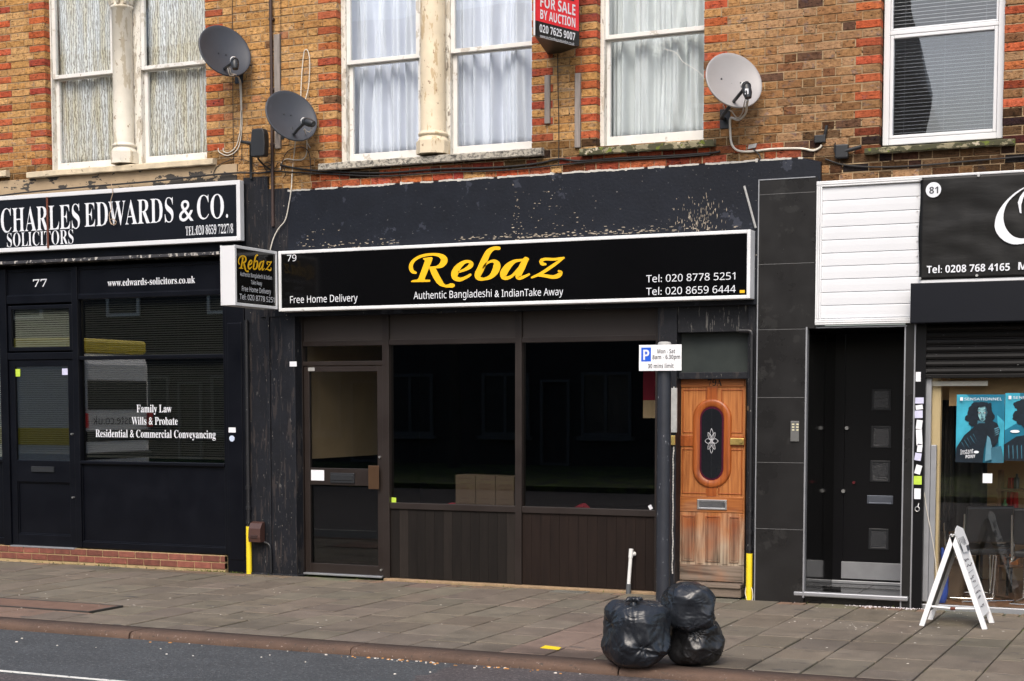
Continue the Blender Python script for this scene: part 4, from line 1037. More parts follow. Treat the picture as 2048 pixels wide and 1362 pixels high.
# ---- side entrance 79A
YD = .15; xt0_ = at(1513, 800, -.06).x
xj = [px2x(x, 950, .02) for x in (1334, 1352)] + [px2x(x, 950, YD) for x in (1352, 1489)]
mb = MB(); mb.box(X9[7], at(1351, 950, -.0).x, -.0, .25, -.02, 2.80, .006); mb.box(at(1493, 900, .0).x, xt0_ - .006, -.005, .25, -.02, 2.80, .006); mb.build('jamb', m_black79, s79)
ja, jb = at(1351, 950, 0).x, at(1493, 900, 0).x
mb = MB(); mb.box(ja, jb, .02, .2, py2z(1420, 664, .02), 2.80, .004); mb.build('head_board', m_peelboard, s79)
zq0, zq1 = py2z(1420, 752, YD), py2z(1420, 664, .02)
mb = MB(); mb.box(ja, jb, .06, .25, zq0 - .03, zq0 + .035, .005); mb.build('transom', m_black79, s79)
mb = MB(); mb.box(ja, jb, .14, .146, zq0 + .03, zq1); mb.build('fanlight', M('dusty_fanlight', (.035, .042, .040), .25, .3, 2.5), s79)
zd1, zd0 = py2z(1420, 757, YD), .135
dx0, dx1 = xj[2], xj[3]
def dz(y): return py2z(1420, y, YD)
def dxx(x, y=950): return px2x(x, y, YD)
mb = MB(); mb.box(dx0, dx1, YD, YD + .045, zd0, zd1, .004); dA = mb.build('door', m_door, s79); tag(dA, 'varnished orange oak door with an oval light, worn grey at the foot')
# raised framing of the door
def rail(mb, r, t=.012, ch=.006): mb.box(r[0], r[1], YD - t, YD + .001, r[2], r[3], ch)
for r_, t_ in (((dx0 + .015, dx1 - .012, dz(774), zd1 - .004), .012), ((dx0 + .02, dx1 - .012, dz(1024), dz(993)), .008), ((dx0 + .015, dx1 - .012, zd0 + .005, dz(1130)), .008)):
    mb = MB(); rail(mb, r_, t_); mb.build('rail', m_doorh, dA)
mb = MB(); cx = (dxx(1385) + dxx(1461)) / 2; hx = (dxx(1463) - dxx(1385)) / 2
for r_, t_ in (((cx - .05, cx + .05, dz(803), dz(774)), .010), ((cx - .05, cx + .05, dz(993), dz(962)), .008), ((dx0 + .02, dxx(1387), dz(893), dz(871)), .011), ((dxx(1461), dx1 - .012, dz(893), dz(871)), .011)):
    mb = MB(); rail(mb, r_, t_); mb.build('boss', m_doord, dA)
for x in (1358, 1401, 1451, 1484): mb = MB(); rail(mb, (dxx(x) - .028, dxx(x) + .028, dz(1128), dz(1026)), .007); mb.build('muntin', m_door, dA)
zc_t, zc_b = dz(838), dz(936)                                   # centres of the two arcs of the ring
def oval(r, k=26):
    return [(cx + math.cos(math.pi * i / k) * r, zc_t + math.sin(math.pi * i / k) * r) for i in range(k + 1)] + [(cx - math.cos(math.pi * i / k) * r, zc_b - math.sin(math.pi * i / k) * r) for i in range(k + 1)]
mb = MB(); prof = [(hx, .0), (hx - .006, .014), (hx - .02, .02), (hx - .035, .021), (hx * .66, .017), (hx * .6, .009), (hx * .6, .002)]
rings = [[(x, YD - d, z) for x, z in oval(r_)] for r_, d in prof]; m_ = len(rings[0])
mb.add([v for r_ in rings for v in r_], [(i * m_ + j, (i + 1) * m_ + j, (i + 1) * m_ + (j + 1) % m_, i * m_ + (j + 1) % m_) for i in range(len(rings) - 1) for j in range(m_)], None, True)
mb.build('oval_moulding', m_doord, dA)
mb = MB(); mb.prism([(x, YD - .0095, z) for x, z in oval(hx * .605)], (0, -1, 0), .001); mb.build('glass_border', m_magenta, dA)
mb = MB(); mb.prism([(x, YD - .0108, z) for x, z in oval(hx * .52)], (0, -1, 0), .0012); pn = mb.build('pane', m_lead, dA)
mb = MB(); zc = dz(882); Yl = YD - .0135
mb.tube([(cx, Yl + .002, zc_t + hx * .5), (cx, Yl + .002, zc_b - hx * .5)], .0012, 4)
mb.build('centre_lead', m_blkpl, dA)
mb = MB()
def leaf(ang, l, w, ox=0, oz=0):
    pts = []
    for i in range(17):
        t = i / 16; s = math.sin(math.pi * t) * w
        pts.append((t * l, s))
    pts += [(p[0], -p[1]) for p in pts[::-1]]
    c, s_ = math.cos(ang), math.sin(ang)
    mb.tube([(cx + ox + a * c - b * s_, Yl, zc + oz + a * s_ + b * c) for a, b in pts], .0028, 5)
for s_ in (1, -1):
    leaf(s_ * math.pi / 2, .115, .017, 0, s_ * .004); leaf(s_ * math.pi / 2 + .42, .085, .014, 0, s_ * .004); leaf(s_ * math.pi / 2 - .42, .085, .014, 0, s_ * .004)
    leaf(0 if s_ > 0 else math.pi, .062, .022, s_ * .004, 0)
mb.tube([(cx + .012 * math.cos(a * .7854), Yl, zc + .012 * math.sin(a * .7854)) for a in range(9)], .0028, 5)
mb.build('lead_flower', m_leadline, dA)
# lower panels
mb = MB()
for a, b in ((1364, 1390), (1411, 1441), (1459, 1480)):
    k = (dxx(a), dxx(b), dz(1124), dz(1032)); mb.frame(k, .014, YD - .010, YD + .001, .003); mb.box(k[0] + .02, k[1] - .02, YD - .005, YD + .001, k[2] + .02, k[3] - .02, .004)
for a, b, c_, d_ in ((1364, 1412, 779, 866), (1440, 1484, 779, 866), (1364, 1414, 898, 988), (1436, 1484, 898, 988)):
    k = (dxx(a), dxx(b), dz(d_), dz(c_)); mb.frame(k, .011, YD - .008, YD + .001, .003)
mb.build('panel_moulding', m_doord, dA)
k = RC(1395, 999, 1454, 1019, YD); mb = MB(); mb.frame(k, .016, YD - .022, YD - .007, .003); lb = mb.build('letterbox', m_steel, dA)
mb = MB(); mb.box(k[0] + .016, k[1] - .016, YD - .016, YD - .007, k[2] + .016, k[3] - .016, .003); mb.build('flap', m_chrome, lb)
k = RC(1461, 876, 1489, 890, YD); mb = MB(); mb.rc(k, YD - .03, YD - .01, .006); c = at(1484, 882, YD); mb.tube([(c.x, YD - .045, c.z), (c.x, YD, c.z)], .018, 12); mb.build('lock', m_brass, dA)
mb = MB(); T(mb, serif('79A'), 1415, 1444, 771.5, 12.5, YD - .014); mb.build('door_number', m_blkb, dA)
mb = MB()
for y in (803, 815, 960, 1090):
    c = at(1352.5, y, YD); mb.box(c.x - .012, c.x + .006, YD - .008, YD + .02, c.z - .014, c.z + .014, .002)
mb.build('hinge', m_brass, dA)
mb = MB(); mb.box(dx0, dx1, .06, .2, .0, .085, .006); mb.box(dx0, dx1, .04, .2, .086, .128, .008); mb.build('doorstep', M('worn_timber', (.17, .13, .10), .85, .3, 7, .4, 30, st=(.6, 2, 4)), s79)
mb = MB(); k = RC(1341, 776, 1352, 865, .0); mb.box(k[0], k[1] + .012, -.02, 0.0, k[2], k[3], .004); mb.build('meter_plate', m_galv, s79)
mb = MB(); k = RC(1339, 871, 1350, 890, -.01); mb.box(k[0], k[1], -.025, -.001, k[2], k[3], .004); mb.build('keeper', m_brass, s79)
mb = MB()                                                   # flaking edge beside the post
for i in range(70):
    z = .1 + 1.9 * i / 70; x = at(1345, 950, -.0).x + noise.noise((z * 9, 2, 0)) * .008
    if noise.noise((z * 5, 9, 1)) > -.15: mb.box(x, x + .01 + .006 * noise.noise((z * 15, 4, 0)), -.004, .004, z, z + .024)
tag(mb.build('flaking_edge', m_dustw, s79), kind='stuff')
decal('sticker', 'tiny cream label on the black frame right of the oak door', 'sticker', RC(1494, 812, 1502, 821, -.006), -.006, m_card)

# ---- takeaway sign
yt = -.20
sg = thing('fascia_sign', 'long black takeaway sign with big yellow calligraphic name in a silver frame', 'sign', (0, yt, 3.1))
x0, x1 = at(556, 560, yt).x, at(1500, 530, yt).x; za, zb_ = at(1028, 610.0, yt).z, at(1028, 480.5, yt).z
mb = MB(); mb.frame((x0, x1, za, zb_), .034, yt, yt + .155, .006); mb.build('sign_frame', m_alu_w, sg)
mb = MB(); mb.box(x0 + .02, x1 - .02, yt + .010, yt + .15, za + .02, zb_ - .02); mb.build('sign_panel', m_signblk, sg)
yl = yt + .010
mb = MB()
def fn(x, y, l):
    q = at(800 + x / 5.851, 480 + y / 5.851, yl); return (q.x, yl - l, q.z)
rebaz(mb, fn)
mb.build('yellow_lettering', m_lettery, sg)
mb = MB(); a = at(1479, 586, yl); b = at(1489, 580, yl); mb.box(a.x, b.x, yl - .002, yl - .0005, a.z, b.z); mb.build('yellow_tab', m_lettery, sg)
for a_ in (('79', 574, 592.5, 522.8, 13), ('Free Home Delivery', 580, 715, 606.5, 14), ('Authentic Bangladeshi', 827, 983, 598.3, 14.3), ('& IndianTake Away', 989, 1126, 594.2, 14.3), ('Tel: 020 8778 5251', 1292, 1470, 564.8, 14.3), ('Tel: 020 8659 6444', 1292, 1471, 590.2, 14.3)):
    mb = MB(); T(mb, *a_, yl); mb.build('lettering', m_letterw, sg)

# ---- projecting sign
xq = at(555, 560, yt).x; ya, yb = -.985, yt - .004
zq0, zq1 = atx(510, 614.5, xq).z, atx(510, 496, xq).z
ps = thing('projecting_sign', 'double sided box sign jutting over the pavement with the takeaway name in yellow', 'sign', (xq - .09, -.6, zq0))
mb = MB()
for xx in (xq, xq - .175):
    s_ = .02 if xx == xq else -.02
    for (u0, u1, w0, w1) in ((ya, yb, zq1 - .03, zq1), (ya, yb, zq0, zq0 + .03), (ya, ya + .035, zq0 + .03, zq1 - .03), (yb - .03, yb, zq0 + .03, zq1 - .03)):
        mb.box(xx - .012 + (0 if s_ > 0 else .012), xx + (0 if s_ > 0 else .012), u0, u1, w0, w1, .004)
mb.build('sign_frame', m_alu_w, ps)
mb = MB(); mb.box(xq - .162, xq - .0125, ya + .004, yb, zq0 + .004, zq1 - .004); mb.build('sign_casing', m_pvc, ps)
mb = MB(); mb.box(xq - .02, xq - .006, ya + .03, yb - .02, zq0 + .025, zq1 - .025); mb.box(xq - .169, xq - .158, ya + .03, yb - .02, zq0 + .025, zq1 - .025); mb.build('sign_panel', m_signblk, ps)
L0, L1 = ya + .035, yb - .03; H0, H1 = zq0 + .03, zq1 - .03; xs_ = xq - .006
def pf(x, y, l): return (xs_ + l, L0 + (.045 + .86 * (x - 100) / 1830) * (L1 - L0), H1 - (.055 + .36 * (y - 75) / 480) * (H1 - H0))
mb = MB(); rebaz(mb, pf); mb.build('yellow_lettering', m_lettery, ps)
def pt(body, f0, f1, zf, capf):
    mb = MB(); text(mb, body, (xs_, L0 + f0 * (L1 - L0), H0 + zf * (H1 - H0)), (0, 1, 0), (f1 - f0) * (L1 - L0), capf * (H1 - H0), n=(1, 0, 0)); mb.build('lettering', m_letterw, ps)
pt('Authentic Bangladeshi & Indian', .09, .90, .50, .075); pt('Take Away', .36, .64, .37, .075); pt('Free Home Delivery', .13, .87, .225, .092); pt('Tel: 020 8778 5251', .07, .96, .07, .098)

# ================================================================== SHOPFRONT 81 (salon)
s81 = thing('shopfront', 'salon shopfront numbered 81 with dark tiles, white shiplap panel and recessed black doorway', 'shopfront', (3.6, 0, 0))
xt0, xt1 = at(1513, 800, -.06).x, 2.972
zl = at(1710, 655, -.03).z                                # doorway lintel
ztile = at(1570, 359, -.03).z
xwp = at(1630, 500, -.03).x
mb = MB(); mb.box(xt0, xt1, -.06, 1.2, -.03, zl - .001); mb.box(xt0, xwp + .02, -.06, .3, zl, ztile)
mb.build('tiled_pier', m_tile, s81)
mb = MB()
for y in (388, 528, 659, 795, 925, 1058): z = at(1565, y, -.03).z; mb.box(xt0 + .004, xt1 - .003 if z < zl else xwp, -.0612, -.05, z - .0022, z + .0022)
mb.build('grout_line', m_grout, s81)
mb = MB(); mb.box(xt0 - .006, xt0 + .004, -.064, .0, .0, ztile); mb.box(xt0 - .006, xwp, -.066, .0, ztile, ztile + .008)
mb.box(xt1 - .006, xt1 + .008, -.066, .0, .05, zl + .012); mb.box(xt1 + .008, 3.87, -.038, .0, zl, zl + .012)
mb.build('edge_trim', m_alu, s81)
m_dimple = M('dimpled_dark_glass', (.014, .016, .02), .08, .2, 30, .9, 60, spec=.8)
# doorway recess
zf = .075; xr1 = at(1806, 900, -.03).x; yr = 1.10
mb = MB(); mb.box(xt1, xr1 + .02, -.028, yr + .2, -.03, zf - .001); mb.build('tiled_step', m_gloss, s81)
mb = MB(); mb.box(xt1 - .003, xt1 + .012, .002, yr, zf, zl); mb.box(xr1 - .012, xr1 + .004, .002, yr, zf, zl); mb.build('recess_tile', m_gloss, s81)
mb = MB(); mb.box(xt1 + .012, xr1 - .012, .0, yr, zl - .012, zl + .02); mb.build('recess_ceiling', m_room, s81)
mb = MB()
for i in range(1, 4): y = i * yr / 4; mb.box(xt1 + .012, xr1 - .012, y, y + .004, zf, zf + .0008)
mb.box(3.4, 3.404, .004, yr - .02, zf, zf + .001)
mb.build('floor_joint', m_grout if False else M('dark_grout', (.05, .05, .05), .8), s81)
a = at(1586, 1188, -.05); b = at(1815, 1200, -.05)
mb = MB(); mb.box(at(1586, 1188, -.06).x, at(1815, 1195, -.06).x, -.062, .0, zf - .012, zf + .032, .010); mb.build('step_nosing', m_alu, s81)
Yr = yr - .05
def rr(x0, y0, x1, y1): return RC(x0, y0, x1, y1, Yr)
dl = at(1688, 900, Yr).x
mb = MB(); mb.box(xt1 + .012, dl - .004, Yr + .01, yr, zf, zl); mb.box(dl, xr1 - .012, Yr, yr, zf + .025, zl - .012, .003); dd = mb.build('door', m_blackdoor, s81); tag(dd, 'black door with small square lights in a deep dark recess')
mb = MB(); pn = MB()
for (x0, y0, x1, y1) in ((1743, 778, 1782, 821), (1742, 852, 1782, 896), (1740, 921, 1780, 964), (1737, 1057, 1777, 1099)):
    mb = MB(); pn = MB(); k = rr(x0, y0, x1, y1); mb.frame(k, .022, Yr - .012, Yr + .001, .005); pn.box(k[0] + .02, k[1] - .02, Yr - .004, Yr - .001, k[2] + .02, k[3] - .02)
    lf = mb.build('light_frame', m_blkpl, dd); pn.build('square_light', m_dimple, lf)
mb = MB(); k = rr(1734, 991, 1786, 1008); mb.frame(k, .014, Yr - .012, Yr, .003); mb.box(k[0] + .014, k[1] - .014, Yr - .008, Yr, k[2] + .014, k[3] - .014, .002); mb.build('letterbox', M('dull_chrome', (.16, .18, .22), .3, .1, 4, metal=.6), dd)
mb = MB(); k = rr(1682, 1125, 1800, 1159); mb.box(k[0], xr1 - .02, Yr - .006, Yr, k[2], k[3], .002)
for px_ in (1725, 1785):
    for dz_ in (.012, .13): mb.tube([(at(px_, 1140, Yr).x, Yr - .009, k[2] + dz_), (at(px_, 1140, Yr).x, Yr - .004, k[2] + dz_)], .006, 6)
mb.build('kick_plate', m_alu, dd)
mb = MB(); mb.box(xt1 + .012, xr1 - .012, Yr - .03, Yr, zf, zf + .03, .004); mb.build('threshold', m_alu, dd)
mb = MB()
for x, y in ((1694, 856), (1687, 982)): c = at(x, y, Yr); mb.tube([(c.x, Yr - .03, c.z), (c.x, Yr, c.z)], .018, 12)
mb.build('lock', m_steel, dd)
mb = MB(); c = at(1708, 965, Yr); mb.tube([(c.x, Yr - .03, c.z), (c.x, Yr, c.z)], .014, 10); mb.build('spyhole', M('dark_red_button', (.12, .01, .015), .4), dd)
# intercom
k = RC(1581, 842, 1598, 883, -.061)
t = thing('intercom', 'grey steel intercom panel with six lit buttons on the dark tiled pier', 'intercom', ((k[0] + k[1]) / 2, -.061, k[2]))
mb = MB(); mb.rc(k, -.075, -.061, .004); mb.build('face_plate', M('dull_steel', (.15, .15, .145), .4, .1, 8, metal=.3), t)
for i in range(3):
    for j in range(2):
        c = k[0] + (.22 + .5 * j) * (k[1] - k[0]); z = k[3] - .03 - i * .026
        mb = MB(); mb.box(c - .003, c + .019, -.077, -.074, z - .006, z + .006, .001); mb.build('button', M('button_ivory', (.62, .58, .38), .5, .05), t)
# column right of the recess
xc0, xc1, xc2 = xr1, at(1826, 900, -.03).x, at(1845, 900, -.03).x
zsh = at(1900, 648, -.05).z
mb = MB(); mb.box(xc0, xc1, -.03, .4, -.03, zl + .04); mb.build('column_cladding', m_tile, s81)
mb = MB(); mb.box(xc0 - .005, xc0 + .007, -.037, .0, .0, zl); mb.box(xc1 - .006, xc1 + .006, -.037, .0, .0, zl + .03); mb.build('column_trim', m_alu, s81)
mb = MB(); mb.box(xc1 + .006, xc2 + .012, -.022, .3, -.03, zl + .04, .003); mb.build('shutter_guide', m_blackdoor, s81)
# white shiplap panel with aluminium frame
yw = -.085
zw0, zw1 = at(1725, 648, yw).z, at(1735, 357, yw).z
zb0 = at(1935, 556, yw).z
xw_ = at(1631, 505, yw).x
mb = MB(); nsl = 10; z0_, z1_ = zw0 + .06, zw1 - .055; hh = (z1_ - z0_) / nsl; xe = at(1845, 480, yw).x + .3
for i in range(nsl):
    za = z0_ + i * hh; prof = [(.006, .0), (-.008, .001), (-.0095, hh * .5), (-.0085, hh - .016), (-.006, hh - .006), (.006, hh - .005)]
    xx0, xx1 = xw_ + .03, xe
    vs = [(x, yw + .03 + d, za + z) for x in (xx0, xx1) for d, z in prof]; m_ = len(prof)
    mb.add(vs, [(j, m_ + j, m_ + j + 1, j + 1) for j in range(m_ - 1)])
mb.box(xw_ + .02, xe, yw + .034, .0, zw0, zw1)
pnl = mb.build('shiplap_panel', m_slat, s81)
mb = MB(); fw = .052
def moulding(x0, x1, z0, z1, horiz):
    if horiz:
        for i in range(3): mb.box(x0, x1, yw - .004 * (2 - abs(i - 1)), yw + .05, z0 + (z1 - z0) * i / 3 + .001, z0 + (z1 - z0) * (i + 1) / 3 - .001, .003)
    else:
        for i in range(3): mb.box(x0 + (x1 - x0) * i / 3 + .001, x0 + (x1 - x0) * (i + 1) / 3 - .001, yw - .004 * (2 - abs(i - 1)), yw + .05, z0, z1, .003)
moulding(xw_, xw_ + fw, zw0 + fw, zw1 - fw, False); moulding(xw_, XR - .5, zw1 - fw, zw1, True); moulding(xw_, xe - .2, zw0, zw0 + fw, True)
mb.build('panel_frame', m_alu_w, s81)
mb = MB()
for i in range(7):
    c = at(1833, 392 + i * 30, yw); mb.tube([(c.x, yw + .012, c.z), (c.x, yw + .02, c.z)], .005, 6)
mb.build('screw', m_galv, s81)
# shutter housing, slats and shop window
ysb = -.27
xb0 = at(1820, 605, ysb).x; zb1 = at(1935, 563, ysb).z; zb00 = at(1935, 644, ysb).z
mb = MB(); mb.box(xb0, XR, ysb, .1, zb00, zb1, .006); mb.build('shutter_housing', m_shutterbox, s81)
mb = MB(); mb.box(xb0 + .05, XR, -.095, .1, zb1 + .001, at(1935, 556, -.095).z + .01); mb.build('ledge', m_pvc, s81)
zs0, zs1 = at(1950, 748, .0).z, at(1935, 640, .0).z + .1
mb = MB(); n = 9; hh = (zs1 - zs0) / n; x0, x1 = xc2 + .005, XR - .3
prof = [(.0, 0), (-.012, hh * .12), (-.016, hh * .4), (-.010, hh * .75), (.002, hh * .9), (.003, hh)]
for i in range(n):
    vs = [(x, .0 + d, zs0 + i * hh + z) for x in (x0, x1) for d, z in prof]; m_ = 6
    mb.add(vs, [(j, m_ + j, m_ + j + 1, j + 1) for j in range(m_ - 1)], None, False)
mb.box(x0, x1, -.018, .012, zs0 - .035, zs0 + .002, .006); mb.build('roller_shutter', m_shutter, s81)
xg0, xg1 = xc2 + .006, XR - .3; zg0 = at(2048, 1222, .05).z
mb = MB(); mb.box(xg0, xg0 + .05, .03, .09, zg0 + .04, zs0, .006); mb.box(xg0, xg1, .03, .09, -.02, zg0 + .02, .006); mb.box(xg0 + .052, xg0 + .1, .045, .09, zg0 + .04, at(1860, 890, .05).z, .004)
mb.build('window_frame', m_alu, s81)
mb = MB(); mb.box(xg0 + .03, xg1, .055, .061, zg0, zs0 + .1); mb.build('window', g_salon, s81)
mb = MB(); mb.tube(smooth_path([at(1848, 985, .02), at(1853, 1020, .02), at(1867, 1095, .02), at(1873, 1150, .02)], 6), .0035, 5); tag(mb.build('cable', m_wire_w), 'thin white cable hanging down inside the salon glass edge', 'cable')
# salon interior
yi = 2.6; xi0 = xg0 - .02
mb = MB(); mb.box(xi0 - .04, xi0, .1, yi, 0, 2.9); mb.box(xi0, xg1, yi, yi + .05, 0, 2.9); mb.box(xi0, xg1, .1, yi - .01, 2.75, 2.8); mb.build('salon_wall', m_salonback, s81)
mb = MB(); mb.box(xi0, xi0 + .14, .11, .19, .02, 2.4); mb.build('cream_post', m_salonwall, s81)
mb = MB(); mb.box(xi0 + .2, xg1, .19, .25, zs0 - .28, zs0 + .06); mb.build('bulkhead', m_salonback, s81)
mb = MB(); mb.box(xi0, xg1, .1, yi, -.02, .012); mb.build('salon_floor', m_salonfloor, s81)
# white bar at the head of the window
k = RC(1858, 762, 1975, 772, .07)
mb = MB(); mb.box(k[0], k[1], .068, .085, k[2], k[3], .003); mb.box(k[0], k[0] + .025, .066, .084, k[3] - .004, k[3] + .016, .002); tag(mb.build('bracket_bar', m_wpl), 'white plastic bar across the top of the salon window', 'bar')
# hanging black garments, shelf with bottles, red cloth, sacks
def drape(name, label, cat, r, Y, mat, seed, dep=.08):
    mb = MB(); n = 26; rs = random.Random(seed); x0, x1, z0, z1 = r; g = []
    for i in range(n + 1):
        u = i / n
        for j in range(9):
            t = j / 8; w = 1 - .25 * (1 - t) ** 3
            x = (x0 + x1) / 2 + (u - .5) * (x1 - x0) * w
            g.append((x, Y + dep * .5 * math.sin(u * 19 + seed) * (.3 + .7 * t) - dep * math.sin(u * 3.14), z1 + (z0 - z1) * t + .02 * math.sin(u * 7 + seed) * t))
    mb.add(g, [(i * 9 + j, i * 9 + j + 1, i * 9 + j + 10, i * 9 + j + 9) for i in range(n) for j in range(8)], None, True)
    o = mb.build(name, mat); s_ = o.modifiers.new('thick', 'SOLIDIFY'); s_.thickness = .01
    return tag(o, label, cat)
drape('hanging_gown', 'long black gown hanging behind the salon glass, left of the posters', 'gown', RC(1876, 800, 1908, 1040, .5), .5, m_blackcloth, 1)
drape('hanging_gown', 'wide black gown hanging behind the teal posters in the salon', 'gown', RC(1885, 790, 1975, 1060, .75), .75, m_blackcloth, 4)
drape('red_towel', 'red towel hanging deep inside the salon', 'towel', RC(2012, 955, 2035, 1050, 1.4), 1.4, M('red_towel_cloth', (.42, .02, .02), .8, .2, 5), 3, .05)
def sack(name, label, c, sx, sy, sz, mat):
    mb = MB(); n, m_ = 22, 12; vs = []
    for j in range(m_ + 1):
        t = j / m_
        for i in range(n):
            a = 2 * math.pi * i / n; w = .86 + .14 * math.sin(t * 3.14) + .06 * noise.noise((math.cos(a) * 2, math.sin(a) * 2, t * 3 + c[0]))
            p = .5; ca, sa = math.copysign(abs(math.cos(a)) ** p, math.cos(a)), math.copysign(abs(math.sin(a)) ** p, math.sin(a))
            vs.append((c[0] + ca * sx * w, c[1] + sa * sy * w, c[2] + sz * t + (.01 * noise.noise((a, t, 2)) if j == m_ else 0)))
    fs = [(j * n + i, j * n + (i + 1) % n, (j + 1) * n + (i + 1) % n, (j + 1) * n + i) for j in range(m_) for i in range(n)]
    mb.add(vs, fs, None, True); mb.add(vs[-n:], [tuple(range(n))])
    return tag(mb.build(name, mat), label, 'sack')
c = at(1905, 1180, .8); sack('paper_sack', 'brown paper sack standing behind the white A-board in the salon', (c.x - .02, .85, .02), .13, .1, .42, m_card)
c = at(1988, 1080, 1.3); sack('paper_sack', 'tan paper sack raised on a stand further inside the salon', (c.x, 1.35, .50), .12, .1, .34, M('tan_sack', (.30, .21, .12), .8, .15, 6))
mb = MB(); mb.box(at(1988, 1080, 1.3).x - .16, at(1988, 1080, 1.3).x + .16, 1.2, 1.5, .47, .499, .004)
for dx in (-.14, .14):
    for y in (1.22, 1.48): mb.box(at(1988, 1080, 1.3).x + dx - .012, at(1988, 1080, 1.3).x + dx + .012, y - .012, y + .012, .012, .47)
tag(mb.build('low_stand', m_roomfloor), 'dark low stand carrying the tan sack inside the salon', 'stand')
t = thing('wall_shelf', 'brown shelf unit of bottles standing behind the salon chairs', 'shelf', (4.9, 1.3, .01))
mb = MB()
for z in (.275, .75, 1.0): mb.box(4.5, 6.4, 1.25, 1.5, z, z + .025)
for x in (4.51, 6.36): mb.box(x, x + .03, 1.26, 1.49, .012, 1.2)
mb.build('shelf_board', M('shelf_brown', (.20, .11, .06), .6, .2, 5), t)
bc = [M('bottle_' + n_, c_, .3, .1) for n_, c_ in (('amber', (.5, .18, .04)), ('white', (.7, .68, .64)), ('dark', (.06, .06, .07)), ('green', (.1, .25, .1)), ('rose', (.5, .1, .14)))]
bn = ['amber', 'white', 'dark', 'green', 'rose']
for i in range(16):
    q = random.randrange(5); x = 4.57 + i * .105; z = 1.026 if i % 2 else .776; h = random.uniform(.09, .18)
    mb = MB(); mb.tube([(x, 1.34, z), (x, 1.34, z + h * .7), (x, 1.34, z + h * .78), (x, 1.34, z + h)], [.026, .026, .011, .011], 10)
    tag(mb.build('bottle', bc[q]), 'small bottle standing on the brown shelf unit behind the salon chairs', 'bottle', 'bottles on the salon shelf')
for i in range(9):                                        # dark hair pieces hang along the wall
    x = 4.62 + i * .21
    drape('hair_piece', 'dark hair piece hanging on the back wall of the salon', 'hair piece', (x, x + .15, 1.35 - .06 * (i % 3), 1.85), 2.5, m_blackcloth if i % 3 else M('brown_hair', (.06, .025, .012), .6, .3, 20), i + 1, .04)['group'] = 'hair pieces on the salon wall'
for i in range(8):
    x = 4.58 + i * .2; h = .12 + .05 * (i % 3)
    mb = MB(); mb.box(x, x + .13, 1.28, 1.44, .0125 if i % 2 else .30, (.0125 if i % 2 else .30) + h, .004)
    if i % 2 == 0: pass
    tag(mb.build('product_box', bc[i % 5]), 'small product carton on the lower part of the brown salon shelf unit', 'carton', 'cartons on the salon shelf unit')
# salon chairs
def salon_chair(label, x, y, rot):
    t = thing('salon_chair', label, 'chair', (x, y, .012), 'chrome and black salon chairs'); R = Matrix.Rotation(rot, 4, 'Z')
    def P(a, b, c): q = R @ Vector((a, b, 0)); return (x + q.x, y + q.y, .012 + c)
    for s in (-1, 1):
        mb = MB(); mb.tube(smooth_path([P(s * .25, .2, .82), P(s * .25, .18, .45), P(s * .25, .15, .40), P(s * .25, -.22, .44), P(s * .25, -.27, .42), P(s * .25, -.27, .38), P(s * .25, -.25, .06), P(s * .25, -.22, .014), P(s * .25, .2, .013)], 5), .0115, 8); mb.build('leg', m_chrome, t)
    mb = MB(); mb.tube([P(-.25, .2, .013), P(.25, .2, .013)], .0115, 8); mb.tube([P(-.25, -.25, .425), P(.25, -.25, .425)], .0115, 8); mb.build('stretcher', m_chrome, t)
    def pad(name, c, u, v, w, hu, hv, hw):
        mb = MB(); mb.box(-hu, hu, -hv, hv, -hw, hw, .02); mb.v = [P(c[0] + u[0] * a + v[0] * b + w[0] * d, c[1] + u[1] * a + v[1] * b + w[1] * d, c[2] + u[2] * a + v[2] * b + w[2] * d) for a, b, d in mb.v]
        mb.build(name, m_leather, t)
    pad('seat', (0, -.04, .465), (1, 0, 0), (0, 1, 0), (0, 0, 1), .235, .22, .03)
    pad('backrest', (0, .19, .72), (1, 0, 0), (0, .12, .99), (0, -.99, .12), .235, .17, .025)
    return t
salon_chair('chrome and black chair just behind the A-board in the salon', 4.42, .75, rad(215))
salon_chair('chrome and black chair at the right edge of the photo', 5.02, .62, rad(172))
salon_chair('chrome and black chair turned side on, close to the cream post', 4.26, .42 + .55, rad(100))
mb = MB(); c = at(1890, 1130, .4); pts = [(c.x - .04, .38, .02), (c.x - .02, .38, .16), (c.x, .38, .30), (c.x - .03, .4, .52)]
mb.tube(smooth_path(pts, 5), [.05, .055, .06, .062, .06, .055, .05, .045, .04, .036, .032, .03, .028, .026, .02, .012], 10)
tag(mb.build('blue_bag', M('blue_nylon', (.012, .07, .45), .6, .2, 7)), 'bright blue folded bag on the salon floor seen through the A-board', 'bag')

